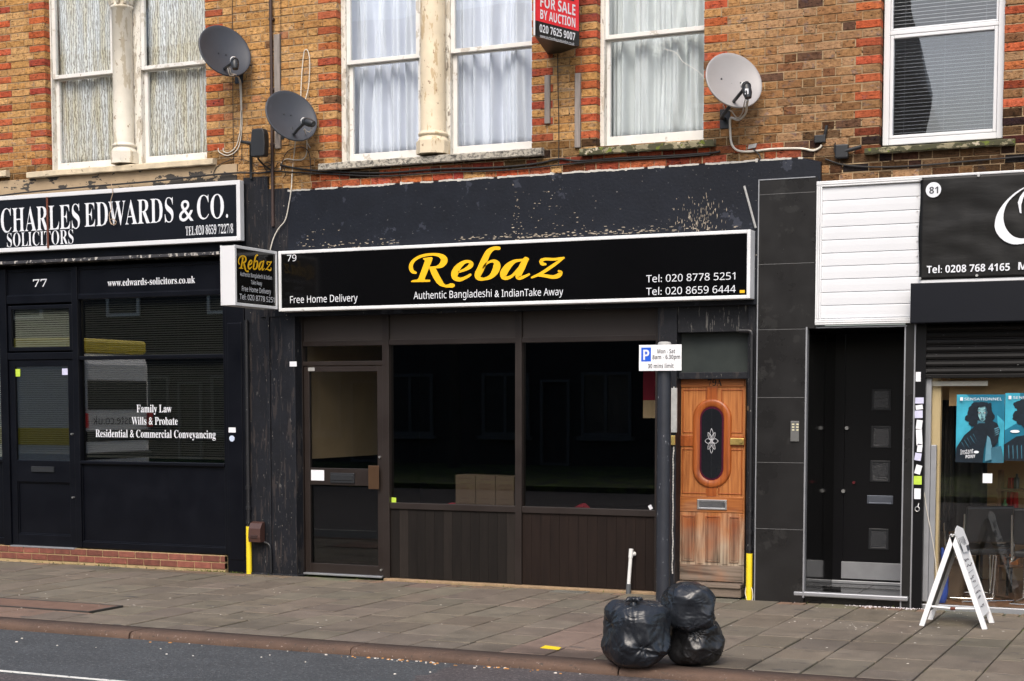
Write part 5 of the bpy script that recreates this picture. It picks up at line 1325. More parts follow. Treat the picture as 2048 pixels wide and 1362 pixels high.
# ---- posters on the glass
pb = MB()
def poster(label, x0, x1, y0, y1, kind):
    Y = .052; k = RC(x0, y0, x1, y1, Y)
    t = thing('poster', label, 'poster', ((k[0] + k[1]) / 2, Y, k[2]), 'teal posters in the salon window')
    wd, ht = k[1] - k[0], k[3] - k[2]; lay = [0]
    def poly(mb, pts, j=0):
        lay[0] += 1
        mb.prism([(k[0] + a * wd, Y - .0025 - lay[0] * .00025, k[2] + b * ht) for a, b in pts][::-1], (0, 1, 0), .0002)
    def blob(cx, cy, rx, ry, n=40, rough=0, seed=0, a0=0, a1=6.283):
        return [(cx + math.cos(a0 + (a1 - a0) * i / n) * rx * (1 + rough * noise.noise((i * .9, seed, 0))), cy + math.sin(a0 + (a1 - a0) * i / n) * ry * (1 + rough * noise.noise((i * .9, seed + 5, 0)))) for i in range(n)]
    mb = MB(); mb.box(k[0], k[1], Y - .002, Y, k[2], k[3]); mb.build('paper', mp_bg, t)
    sea, dark, face, shade, grey, light = MB(), MB(), MB(), MB(), MB(), MB()
    if kind == 0:
        poly(sea, [(.0, .2), (.3, .45), (.35, .9), (.2, 1), (0, 1)]); poly(sea, [(.75, .0), (.9, .2), (.85, .7), (1, .6), (1, 0)])
        for i in range(34):                                # curls of hair
            a = random.uniform(.5, 5.9); r_ = random.uniform(.3, 1)
            poly(dark, blob(.49 + math.cos(a + .6) * .27 * r_, .70 + math.sin(a + .6) * .16 * r_, .075, .05, 14, .5, i))
        poly(dark, blob(.50, .70, .27, .19, 44, .25, 3))
        poly(face, blob(.545, .75, .10, .095)); poly(face, [(.45, .75), (.462, .68), (.51, .62), (.55, .605), (.60, .625), (.632, .69), (.645, .75)]); poly(shade, [(.45, .62), (.60, .60), (.62, .52), (.50, .46), (.44, .52)])
        poly(shade, [(.59, .622), (.632, .69), (.645, .77), (.60, .84), (.605, .70)])
        for i in range(16): poly(dark, blob(.665 + random.uniform(-.03, .05), .62 + i * .016, .035, .02, 10, .5, i + 90)); poly(dark, blob(.42 + random.uniform(-.06, .02), .58 + i * .018, .035, .02, 10, .5, i + 120))
        poly(dark, blob(.53, .855, .12, .035, 20, .3, 7))
        for ex, w in ((.475, .05), (.595, .045)):
            poly(dark, [(ex - w, .725), (ex, .748), (ex + w, .738), (ex + w * .4, .722)]); poly(light, blob(ex + .005, .732, .012, .007, 10)); poly(dark, [(ex - w * 1.1, .765), (ex, .785), (ex + w * 1.1, .775), (ex, .775)])
        poly(shade, [(.535, .74), (.55, .68), (.585, .672), (.56, .662), (.525, .672)]); poly(dark, [(.50, .642), (.545, .652), (.60, .642), (.55, .632)]); poly(shade, [(.515, .636), (.55, .63), (.59, .636), (.55, .612)])
        poly(dark, [(.0, .0), (.02, .22), (.18, .40), (.34, .50), (.48, .58), (.64, .58), (.74, .62), (.86, .58), (.92, .48), (.88, .30), (.78, .22), (.72, .36), (.66, .40), (.60, .2), (.58, 0)])
        poly(grey, [(.66, .40), (.72, .36), (.76, .24), (.76, .05), (.62, .02), (.64, .25)]); poly(shade, [(.74, .22), (.95, .25), (1, .1), (1, .0), (.76, .0)])
        for i in range(5): a = .12 + i * .06; poly(shade, [(a, .30 + i * .03), (a + .01, .305 + i * .03), (a + .10 + .02 * (i % 2), .18 + i * .03), (a + .06, .23 + i * .03)])
        for i in range(4): poly(grey, [(.80 + i * .012, .50 - i * .03), (.90, .53 - i * .03), (.90, .515 - i * .03), (.81, .485 - i * .03)])
        poly(light, blob(.44, .155, .055, .02, 20))
    else:
        poly(sea, [(.0, .45), (.4, .62), (.3, 1), (0, 1)])
        for i in range(22): poly(dark, blob(.5 + random.uniform(-.25, .25), .72 + random.uniform(-.14, .2), .1, .06, 14, .5, i + 50))
        poly(dark, blob(.52, .72, .27, .24, 40, .2, 9)); poly(face, blob(.62, .72, .13, .14)); poly(dark, [(.0, .0), (.0, .24), (.25, .36), (.6, .40), (.95, .34), (1, 0)])
        for i in range(6): a = .08 + i * .09; poly(shade, [(a, .22), (a + .02, .24), (a + .035, .04), (a + .02, .03)])
        poly(light, blob(.22, .435, .1, .022, 20))
    for nm, b_, m_ in (('print_pale', sea, mp_sea), ('print_figure', dark, mp_dark), ('print_face', face, mp_face), ('print_shade', shade, mp_shade), ('print_grey', grey, mp_grey), ('print_white', light, m_letterw)):
        if b_.v: b_.build(nm, m_, t)
    mb = MB(); lift = .0025 + (lay[0] + 2) * .00025
    def w(body, f0, f1, b_, c_, **kw): text(mb, body, (k[0] + f0 * wd, Y - lift, k[2] + b_ * ht), (1, 0, 0), (f1 - f0) * wd, c_ * ht, lift=.0003, depth=.0002, **kw)
    if kind == 0:
        w('SENSATIONNEL', .17, .95, .915, .038); mb.box(k[0] + .08 * wd, k[0] + .14 * wd, Y - lift - .001, Y - lift, k[2] + .91 * ht, k[2] + .96 * ht)
        text(mb, 'Instant', (k[0] + .11 * wd, Y - lift, k[2] + .115 * ht), (1, 0, .12), .27 * wd, .075 * ht, off=.02); text(mb, 'PONY', (k[0] + .22 * wd, Y - lift, k[2] + .06 * ht), (1, 0, .06), .2 * wd, .05 * ht, off=.03)
    else:
        w('SENSATIONNEL', .17, .95, .915, .038); mb.box(k[0] + .07 * wd, k[0] + .13 * wd, Y - lift - .001, Y - lift, k[2] + .91 * ht, k[2] + .96 * ht)
    mb.build('print_lettering', m_letterw, t)
mp_bg = M('print_teal', (.008, .130, .21), .3, .25, 5); mp_sea = M('print_pale_teal', (.04, .32, .44), .3, .3, 5); mp_dark = M('print_black', (.006, .012, .02), .3, .5, 30)
mp_face = M('print_face_teal', (.20, .40, .43), .3, .1, 6); mp_shade = M('print_shade_teal', (.035, .12, .17), .3, .2, 12); mp_grey = M('print_grey_teal', (.09, .22, .29), .3, .2, 10)
poster('teal poster of a curly haired woman in a black jacket, in the salon window', 1912, 2008, 789, 925, 0)
poster('teal poster cut by the right edge of the photo, beside the curly haired one', 2009, 2105, 786, 922, 1)
decal('notice_card', 'small white card stuck inside the salon glass under the posters', 'card', RC(1965, 947, 1984, 966, .053), .053, m_stk_w)
# stickers down the shutter guide
SG = 'stickers down the black strip beside the salon window'
for lab, (x0, y0, x1, y1), m_, r_ in (
    ('upright white sticker, topmost on the black strip by the salon', (1831, 744, 1841, 763), m_stk_w, 0),
    ('pale blue oblong sticker, second from the top on the black strip', (1830, 795, 1847, 807), m_stk_l, 0),
    ('torn white sticker under the pale blue one on the black strip', (1831, 810, 1845, 819), m_stk_w, .12),
    ('white and violet sticker, fourth from the top on the black strip', (1829, 821, 1845, 836), m_stk_l, .03),
    ('ragged white paper strip in the middle of the black strip', (1832, 840, 1844, 858), m_stk_w, -.1),
    ('long torn white paper on the black strip, above the tilted card', (1832, 859, 1844, 890), m_stk_w, .06),
    ('white printed sticker just over the tilted ones on the black strip', (1834, 888, 1844, 904), m_stk_w, -.08),
    ('slightly tilted pale sticker on the black strip', (1829, 906, 1842, 921), m_stk_l, -.14),
    ('strongly tilted pale blue card on the black strip', (1830, 930, 1842, 948), m_stk_w, -.25),
    ('lime and white sticker low on the black strip', (1827, 952, 1843, 969), m_stk_g, 0),
    ('upright white sticker, lowest on the black strip', (1828, 977, 1841, 998), m_stk_w, 0)):
    decal('sticker', lab, 'sticker', RC(x0, y0, x1, y1, -.023), -.023, m_, group=SG, rot=r_)
mb = MB(); c = at(1834, 1018, -.03)
mb.tube([(c.x + .02 * math.cos(a * .63), -.032, c.z + .022 * math.sin(a * .63)) for a in range(11)], .005, 6); mb.tube([(c.x + .012, -.024, c.z + .05), (c.x + .004, -.034, c.z + .02)], .005, 6)
tag(mb.build('ring_bolt', m_steel), 'steel ring bolt hanging below the stickers on the black strip', 'ring bolt')

# ---- vinyl banner
yb = -.100
bn_ = thing('banner', 'black vinyl banner numbered 81 laced over the white shiplap panel', 'banner', (5, yb, 3.2))
bx0 = at(1838, 460, yb).x; bx1 = 7.6; bz1 = at(1945, 349.5, yb).z; bz0 = at(1942, 556.5, yb).z
mb = MB(); nx, ny = 110, 34; g = []
for i in range(nx + 1):
    for j in range(ny + 1):
        x = bx0 + (bx1 - bx0) * i / nx; z = bz0 + (bz1 - bz0) * j / ny; e = min(1, min(i, nx - i) / 4, min(j, ny - j) / 3)
        w = .010 * noise.noise((x * 1.6, z * 5.5, 1)) + .006 * noise.noise((x * 4, z * 9, 7)) + .003 * noise.noise((x * 11, z * 3, 4))
        g.append((x + (.006 * math.sin(z * 9) if i == 0 else 0), yb + w * e, z))
mb.add(g, [(i * (ny + 1) + j, (i + 1) * (ny + 1) + j, (i + 1) * (ny + 1) + j + 1, i * (ny + 1) + j + 1) for i in range(nx) for j in range(ny)], None, True)
o = mb.build('vinyl_sheet', m_banner, bn_); s_ = o.modifiers.new('thick', 'SOLIDIFY'); s_.thickness = .0015; s_.offset = 1
mb = MB(); c = at(1867, 380, yb); yl = yb - .015
mb.prism([(c.x + .066 * math.cos(2 * math.pi * i / 40), yl, c.z + .066 * math.sin(2 * math.pi * i / 40)) for i in range(40)], (0, -1, 0), .001)
mb.build('number_disc', m_letterw, bn_)
mb = MB(); T(mb, 'Tel: 0208 768 4165', 1853, 2019, 546.5, 14.6, yl, off=.035); mb.build('lettering', m_letterw, bn_)
mb = MB(); T(mb, 'M', 2036, 2054, 539.5, 15, yl, off=.035); mb.build('lettering', m_letterw, bn_); mb = MB()
def bpnt(x, y): q = at(1820 + x / 4.127, 330 + y / 4.127, yl); return (q.x, yl - .001, q.z)
outer = smooth_path([Vector((x, y, 0)) for x, y in ((990, 165), (935, 186), (850, 240), (770, 320), (715, 410), (697, 500), (715, 562), (760, 615), (815, 645), (870, 655), (945, 645), (1050, 600), (1130, 520))], 5)
inner = smooth_path([Vector((x, y, 0)) for x, y in ((990, 170), (938, 194), (862, 250), (805, 310), (776, 380), (770, 450), (790, 520), (830, 572), (875, 598), (940, 605), (1040, 575), (1125, 515))], 5)
m_ = min(len(outer), len(inner)); inner2 = [inner[int(i * (len(inner) - 1) / (m_ - 1))] for i in range(m_)]; outer2 = [outer[int(i * (len(outer) - 1) / (m_ - 1))] for i in range(m_)]
mb.add([bpnt(q.x, q.y) for q in outer2 + inner2], [(i, i + 1, m_ + i + 1, m_ + i) for i in range(m_ - 1)])
mb.add([bpnt(x, y) for x, y in ((1000, 190), (941, 215), (905, 262), (888, 310), (905, 396), (918, 398), (915, 330), (936, 262), (1000, 215))], [tuple(range(8, -1, -1))])
mb.build('lettering', m_letterw, bn_)
mb = MB(); T(mb, '81', 1858, 1876, 387.5, 13.5, yl - .0012, off=.03); mb.build('number', m_ink, bn_)
for (x, y) in ((1841.5, 358.5), (1957, 351.5), (1840, 557), (1953.5, 551)):
    c = at(x, y, yb); mb = MB(); mb.tube([(c.x, yb - .016, c.z), (c.x, yb - .004, c.z)], [.011, .013], 12); mb.build('eyelet', m_steel, bn_)

# ================================================================== STREET THINGS
# ---- parking post
b0 = gnd(1325, 1216); px_, py_ = b0.x, b0.y
pr = .5 * 28 / F_PX * (Vector((px_, py_, .9)) - CAM).dot(FW)
zt_ = at(1330, 684, py_).z
ps = thing('parking_sign', 'dark grey chipped post with a white parking time plate, behind the rubbish bags', 'street sign', (px_, py_, 0))
mb = MB(); mb.tube([(px_, py_, -.05), (px_, py_, .12), (px_, py_, .5), (px_, py_, 1.0), (px_, py_, 1.6), (px_, py_, zt_ - .05)], pr, 28, smooth=True)
mb.build('post', m_pole, ps)
mb = MB(); mb.tube([(px_, py_, zt_ - .055), (px_, py_, zt_ - .012), (px_, py_, zt_), (px_, py_, zt_ + .004)], [pr * .95, pr * .95, pr * .8, pr * .4], 24); mb.build('cap', m_galv, ps)
yp = py_ - pr - .03
k = RC(1277.5, 689.5, 1362.5, 741.5, yp)
mb = MB(); mb.rc(k, yp, yp + .004, .0015); pl = mb.build('plate', m_wsign, ps)
mb = MB()
for z in (k[2] + .05, k[3] - .05): mb.box(px_ - pr - .012, px_ + pr + .012, yp + .004, py_ + pr * .3, z - .012, z + .012, .003)
mb.build('clip', m_galv, ps)
mb = MB(); q = RC(1282, 695, 1301.5, 723, yp); mb.rc(q, yp - .0012, yp); mb.build('blue_square', m_blue, pl)
mb = MB(); T(mb, 'P', 1286, 1298, 720, 20.5, yp - .0012, off=.04); mb.build('parking_letter', m_letterw, pl)
for a_ in (('Mon - Sat', 1314.5, 1350, 707, 8.6), ('8am - 6.30pm', 1304.5, 1360, 718.5, 8.6), ('30 mins limit', 1295.5, 1347, 736.5, 8.8)):
    mb = MB(); T(mb, *a_, yp, off=.03); mb.build('lettering', m_inkg, pl)

# ---- rubbish bags
TAUT = [(Vector((.45, .2, .87)), Vector((.87, .1, -.45))), (Vector((-.5, .3, .81)), Vector((.8, .1, .58))), (Vector((.9, .3, .3)), Vector((-.2, .2, .95)))]
def bag(label, x0, x1, yt, yb_px, base_px, mat, seed, pinches, flat=.10, knot=None, lobes=(), rdepth=.9, zbase=0, crease=1.0, sq=.52):
    """polythene sack: outline from its extents, taut folds radiating from pinch points"""
    c = gnd(*base_px, zbase); xm, ym = (x0 + x1) / 2, (yt + yb_px) / 2
    dep = (Vector((c.x, c.y, .3)) - CAM).dot(FW); u = dep / F_PX
    rx = (x1 - x0) / 2 * u; h = (yb_px - yt) * u
    cx = at(xm, ym, c.y).x; ry = rx * rdepth; cy = c.y + ry * .82
    cx = at(xm, ym, cy).x; sc = (cy - CAM.y) / (c.y - CAM.y); rx *= sc; h *= sc * .995
    nu, nv = 190, 124; g = []
    rp = random.Random(int(seed * 10)); planes = []
    for i in range(30):
        zz = 1 - 2 * (i + .5) / 30; aa = i * 2.39996 + rp.uniform(-.5, .5); zz = max(-.98, min(.98, zz + rp.uniform(-.12, .12)))
        w_ = math.sqrt(1 - zz * zz); planes.append((Vector((math.cos(aa) * w_, math.sin(aa) * w_, zz)), rp.uniform(.86, 1.0)))
    view = Vector((CAM.x - cx, CAM.y - cy, 0)).normalized(); side = Vector((-view.y, view.x, 0))
    if side.dot(RT) < 0: side = -side
    pins = []
    for (fx, fz, ax, k, sp) in pinches:                  # across -1..1, up 0..1
        d = side * fx + view * math.sqrt(max(.05, 1 - fx * fx)); pins.append((Vector((d.x, d.y, (fz - .5) * 2)), ax, k, sp))
    for j in range(nv + 1):
        v = j / nv; ph = math.pi * (v - .5)
        for i in range(nu):
            a = 2 * math.pi * i / nu
            ce = math.copysign(abs(math.cos(ph)) ** sq, math.cos(ph)); se = math.copysign(abs(math.sin(ph)) ** .66, math.sin(ph))
            d = Vector((math.cos(a) * ce, math.sin(a) * ce, se))
            n = d.normalized(); disp = 0
            lump = noise.noise(n * 1.3 + Vector((seed, 0, 0))) * .07
            f1 = f2 = 9.0
            for (pn_, ph_) in planes:
                dt = pn_.dot(n)
                if dt > .25:
                    q = ph_ / dt
                    if q < f1: f1, f2 = q, f1
                    elif q < f2: f2 = q
            gap = f2 - f1                                 # 0 on the taut ridges, larger inside a facet
            facet = f1 - .035 * math.exp(-gap / .035)
            disp += lump + (min(facet, 1.22) - 1) * .85 - .022 * (1 - math.exp(-gap / .16))
            for (p, amp, kk, sp) in pins:
                q = d - p; dist = q.length
                ax_ = (p.normalized()).orthogonal().normalized(); bx_ = p.normalized().cross(ax_)
                ang = math.atan2(q.dot(bx_), q.dot(ax_))
                wob = ang * kk * .5 + noise.noise(n * 1.6 + Vector((seed, 3, p.x))) * 1.1
                rid = .45 - abs(math.sin(wob)) ** .6
                rid2 = .4 - abs(math.sin(wob * 2.3 + 1.1)) ** .6
                disp += .95 * amp * crease * (rid + .4 * rid2) * math.exp(-dist / sp) * min(1, dist / .1) - amp * .55 * math.exp(-(dist / .2) ** 2)
            st_ = noise.noise(n * 1.1 + Vector((seed * 3, 2, 1))) * 2.5
            rdg = .5 - abs(noise.noise(Vector((n.x * 3.0 + st_, n.y * 3.0, n.z * 4.4 - st_)) + Vector((seed * 2, 1, 5)))) * 2
            disp += rdg * .014 * crease
            for q_, (d1, d2) in enumerate(TAUT):
                m_ = noise.noise(n * 1.7 + Vector((seed + q_ * 7, 4, 9)))
                l_ = noise.noise(Vector((n.dot(d1) * 7 + m_ * 1.5, n.dot(d2) * 1.5, seed + q_ * 3)))
                disp += .026 * crease * (1 - min(1, abs(l_) * 3.2)) * max(0, m_ + .25)
            for (fx, fz, am, wd) in lobes:
                dd_ = side * fx + view * math.sqrt(max(.02, 1 - fx * fx)); L_ = Vector((dd_.x, dd_.y, (fz - .5) * 2)).normalized()
                disp += am * math.exp(-((n - L_).length / wd) ** 2)
            r = 1 + disp
            x = cx + d.x * rx * r; y = cy + d.y * ry * r; z = zbase + h * .5 + d.z * h * .5 * (1 + disp * .55)
            lo = zbase + flat * h * .25
            if z < lo: z = zbase + (lo - zbase) * max(0, .5 + .5 * (z - zbase) / max(lo - zbase, 1e-4)) * .55
            g.append((x, y, max(z, zbase + .001)))
    mb = MB(); mb.add(g, [(j * nu + i, j * nu + (i + 1) % nu, (j + 1) * nu + (i + 1) % nu, (j + 1) * nu + i) for j in range(nv) for i in range(nu)], None, True)
    t = thing('rubbish_bag', label, 'rubbish bag', (cx, cy, zbase), 'black rubbish bags heaped round the post')
    mb.build('sack', mat, t)
    if knot:
        kx, kz = knot; p = Vector((cx, cy, zbase + h)) + side * kx * rx + view * .1
        mb = MB()
        for s in range(7):
            a = s * .9 + seed; l = .035 + .015 * (s % 3)
            mb.tube(smooth_path([p + Vector((0, 0, -.05)), p + Vector((0, 0, -.005)), p + Vector((math.cos(a) * l * .6, math.sin(a) * l * .6, .018)), p + Vector((math.cos(a) * l, math.sin(a) * l, .0 + .012 * (s % 2)))], 4), [.03, .028, .025, .022, .02, .018, .018, .016, .016, .014, .012, .008, .004], 7)
        mb.build('knot', mat, t)
    return t, (cx, cy, h)
bag('large black bag nearest the kerb, tied in a knot at the top', 1202, 1342, 1209, 1346, (1275, 1344), m_bag, 2.3,
    [(.18, .60 - .28, .085, 6, .62), (-.93, .66, .075, 6, .6), (.72, .22, .085, 7, .55), (-.6, .34, .04, 5, .4)], knot=(-.08, 1), rdepth=.92)
tb, (bx_, by_, bh_) = bag('crumpled dull black bag at the bottom of the pile by the post', 1336, 1442, 1242, 1337, (1390, 1336), m_bag2, 5.1,
    [(.1, .72, .06, 7, .4), (.75, .3, .05, 6, .5), (-.5, .4, .04, 6, .5)], lobes=((.96, .42, .10, .35),), rdepth=.95, crease=1.15)
bag('black bag lying on top of the other, against the post', 1322, 1434, 1159, 1260, (1385, 1270), m_bag, 8.7,
    [(.8, .35, .06, 6, .5), (-.75, .6, .05, 5, .5), (.1, .1, .06, 7, .45)], lobes=((.85, .14, .16, .36),), flat=.2, rdepth=.8, zbase=.245, crease=.9, sq=.7)
c = gnd(1297, 1213, .52); mb = MB()
for (x, y) in ((1294, 1207), (1310, 1213)):
    q = at(x, y, -3.55); mb.prism([(q.x - .02, -3.55, q.z - .03), (q.x + .025, -3.54, q.z - .03), (q.x + .02, -3.55, q.z + .004), (q.x - .012, -3.56, q.z + .012)], (0, 1, 0), .01)
tag(mb.build('blue_wrapper', M('bright_blue_plastic', (.01, .28, .6), .35, .1, 9)), 'bright blue plastic scrap poking out behind the largest bag', 'wrapper')

# ---- A-board
fa, fb = gnd(1840, 1252), gnd(1971, 1259)
yn, yfar = (fa.y + fb.y) / 2, -.70
ap = at(1904.5, 1066, yn); za_ = ap.z; xa_, xb_ = fa.x, fb.x
ab = thing('a_board', 'white folding A-board with a scribbled price list, outside the salon', 'a-board', ((xa_ + xb_) / 2, (yn + yfar) / 2, 0))
m_abw = M('white_board_plastic', (.74, .75, .76), .45, .06, 5, .03, 40, chips=[((.45, .44, .42), 22, .72, (1, 1, 1))])
m_abi = M('grey_board_inside', (.16, .16, .155), .7, .15, 6)
def abp(xf, t, y, o=0):                                   # point on a leg line; t = 0 floor, 1 apex; o = offset along the outward normal
    d = Vector((ap.x - xf, 0, za_)); n = Vector((-d.z, 0, d.x)).normalized()
    if (xf > ap.x) != (n.x > 0): n = -n
    return Vector((xf, y, 0)) + d * t + n * o
for xf in (xa_, xb_):
    s = 1 if xf > ap.x else -1
    mb = MB(); w = .034
    for y0 in (yn, yfar - w):
        pts = [abp(xf, 0, y0, -.030), abp(xf, 0, y0, .012), abp(xf, .985, y0, .012), abp(xf, .985, y0, -.030)]
        pts[0].z = max(pts[0].z, 0); pts[1].z = max(pts[1].z, 0)
        mb.prism(pts, (0, 1, 0), w)
    mb.build('leg', m_abw, ab)
    mb = MB(); a_, b_ = .125, .95
    for (y0, y1, lo, hi) in ((yn + w, yfar - w, a_, b_),):
        v = [abp(xf, lo, y0, .008), abp(xf, lo, y1, .008), abp(xf, hi, y1, .008), abp(xf, hi, y0, .008)]
        mb.prism(v, abp(0 if False else xf, 0, 0, 1) - abp(xf, 0, 0, 0), -.012)
    bd = mb.build('board', m_abw, ab)
    mb = MB()
    v = [abp(xf, .13, yn + w, -.0065), abp(xf, .13, yfar - w, -.0065), abp(xf, .94, yfar - w, -.0065), abp(xf, .94, yn + w, -.0065)]
    mb.add(v, [(0, 1, 2, 3)]); mb.build('board_back', m_abi, bd)
# header plate of the right face
mb = MB(); yc0, yc1 = yn + .02, yfar + .02
v = [abp(xb_, .99, yn + .0, .016), abp(xb_, 1.03, yn + .10, .016), abp(xb_, 1.05, yn + .22, .016), abp(xb_, 1.0, yfar + .0, .016), abp(xb_, .84, yfar + .03, .016), abp(xb_, .77, yfar - .12, .016), abp(xb_, .78, yn + .1, .016)]
nn = (abp(xb_, 0, 0, 1) - abp(xb_, 0, 0, 0)); mb.prism(v, nn, .004); hd = mb.build('header', m_abw, ab)
upv = (abp(xb_, 1, 0) - abp(xb_, 0, 0)).normalized()
def abt(mb, body, y0, y1, t, cap, off=0): text(mb, body, abp(xb_, t, y0, .009), (0, 1, 0), y1 - y0, cap, up=upv, n=nn, off=off)
mb = MB()
v = [abp(xb_, .775, yfar - .16, .0205), abp(xb_, .775, yfar - .03, .0205), abp(xb_, .83, yfar - .02, .0205), abp(xb_, .83, yfar - .15, .0205)]; mb.prism(v, nn, .001)
mb.tube([abp(xb_, .93, yn + .06, .021), abp(xb_, .80, yn + .06, .021)], .004, 5)
rs_ = random.Random(2)
for i in range(5):                                        # loops of the scribbled heading
    mb.tube(smooth_path([abp(xb_, .86 + .02 * math.sin(j + i), yn + .13 + i * .045 + j * .008, .021) if j % 2 else abp(xb_, .93, yn + .12 + i * .045, .021) for j in range(4)], 4), .0022, 4)
mb.build('scribble', m_ink, hd)
mb = MB()
for (t, n_, y0) in ((.70, 4, .06), (.64, 5, .09), (.52, 4, .05), (.47, 3, .10), (.36, 5, .05), (.31, 3, .09), (.22, 4, .06)):
    for j in range(n_):                                   # handwritten strokes too small to read
        yy = yn + y0 + j * .055; mb.tube(smooth_path([abp(xb_, t + rs_.uniform(-.014, .014), yy + q * .016, .0095) for q in range(3)], 3), .0042, 4)
for t in (.575, .415): mb.tube([abp(xb_, t, yn + .06, .0095), abp(xb_, t + .006, yn + .30, .0095)], .0022, 4)
mb.build('writing', m_inkg, ab)
zb_s = .165
for s, xf in ((-1, xa_), (1, xb_)):
    p0 = abp(xf, .22, yn + .02, -.03); mid = Vector(((xa_ + xb_) / 2 - .005, yn + .02, .155))
    mb = MB(); mb.tube([p0 + (mid - p0) * .0, p0 + (mid - p0) * .97], .011, 4, smooth=False); mb.build('spreader', m_abw, ab)
mb = MB(); mb.tube([mid + Vector((-.02, 0, 0)), mid + Vector((.02, 0, 0))], .014, 8); mb.build('spreader_hinge', m_rust, ab)
mb = MB(); mb.tube([(ap.x, yn - .006, za_ - .022), (ap.x, yn + .03, za_ - .022)], .012, 10); mb.build('hinge_bolt', m_galv, ab)

# ---- estate agent's board
zb = 5.2133; A = Vector((.578, -.786, zb)); B = Vector((.786, -.196, zb)); D = Vector((.52, -.004, zb)); Cc = Vector((.378, -.004, zb))
eb = thing('auction_board', 'red and black for sale by auction board fixed between the upstairs windows', 'sale board', (.5, -.004, zb))
mb = MB(); mb.prism([A, B, D, Cc], (0, 0, 1), 1.15); mb.build('board_box', m_blkb, eb)
u = (B - A).normalized(); n = Vector((u.y, -u.x, 0)); wd = (B - A).length
mb = MB(); mb.tube([A + n * .004 - u * .004, A + n * .004 - u * .004 + Vector((0, 0, 1.15))], .009, 6); mb.build('corner_strip', m_alu_w, eb)
def bp(f, z, l=.0): return A + u * (f * wd) + Vector((0, 0, z)) + n * l
def zpx(y, f): q = bp(f, 0); return at(1158 if f > .5 else 1078, y, q.y).z - zb
zr0 = (zpx(40, 0) + zpx(62, 1)) / 2
mb = MB(); mb.prism([bp(.02, zr0, .0005), bp(.985, zr0, .0005), bp(.985, 1.12, .0005), bp(.02, 1.12, .0005)], n, .002); mb.build('red_panel', m_red, eb)
mb = MB(); zk = zr0 + .265; mb.prism([bp(.03, zk, .003), bp(.87, zk, .003), bp(.87, 1.0, .003), bp(.03, 1.0, .003)], n, .0015); mb.build('black_panel', m_blkb, eb)
def et(body, f0, f1, z, cap, off=.03, l=.003):
    mb = MB(); text(mb, body, bp(f0, z, l), u, (f1 - f0) * wd, cap, n=n, off=off); mb.build('lettering', m_letterw, eb)
et('FOR SALE', .12, .90, zr0 + .135, .100, .05); et('BY AUCTION', .12, .90, zr0 + .025, .085, .04); et('020 7625 9007', .11, .90, zr0 - .095, .07, .03, .001); et('www.auctionhouselondon.co.uk', .12, .88, zr0 - .145, .03, .01, .001); et('London', .30, .74, zk + .03, .09, .04, .005)

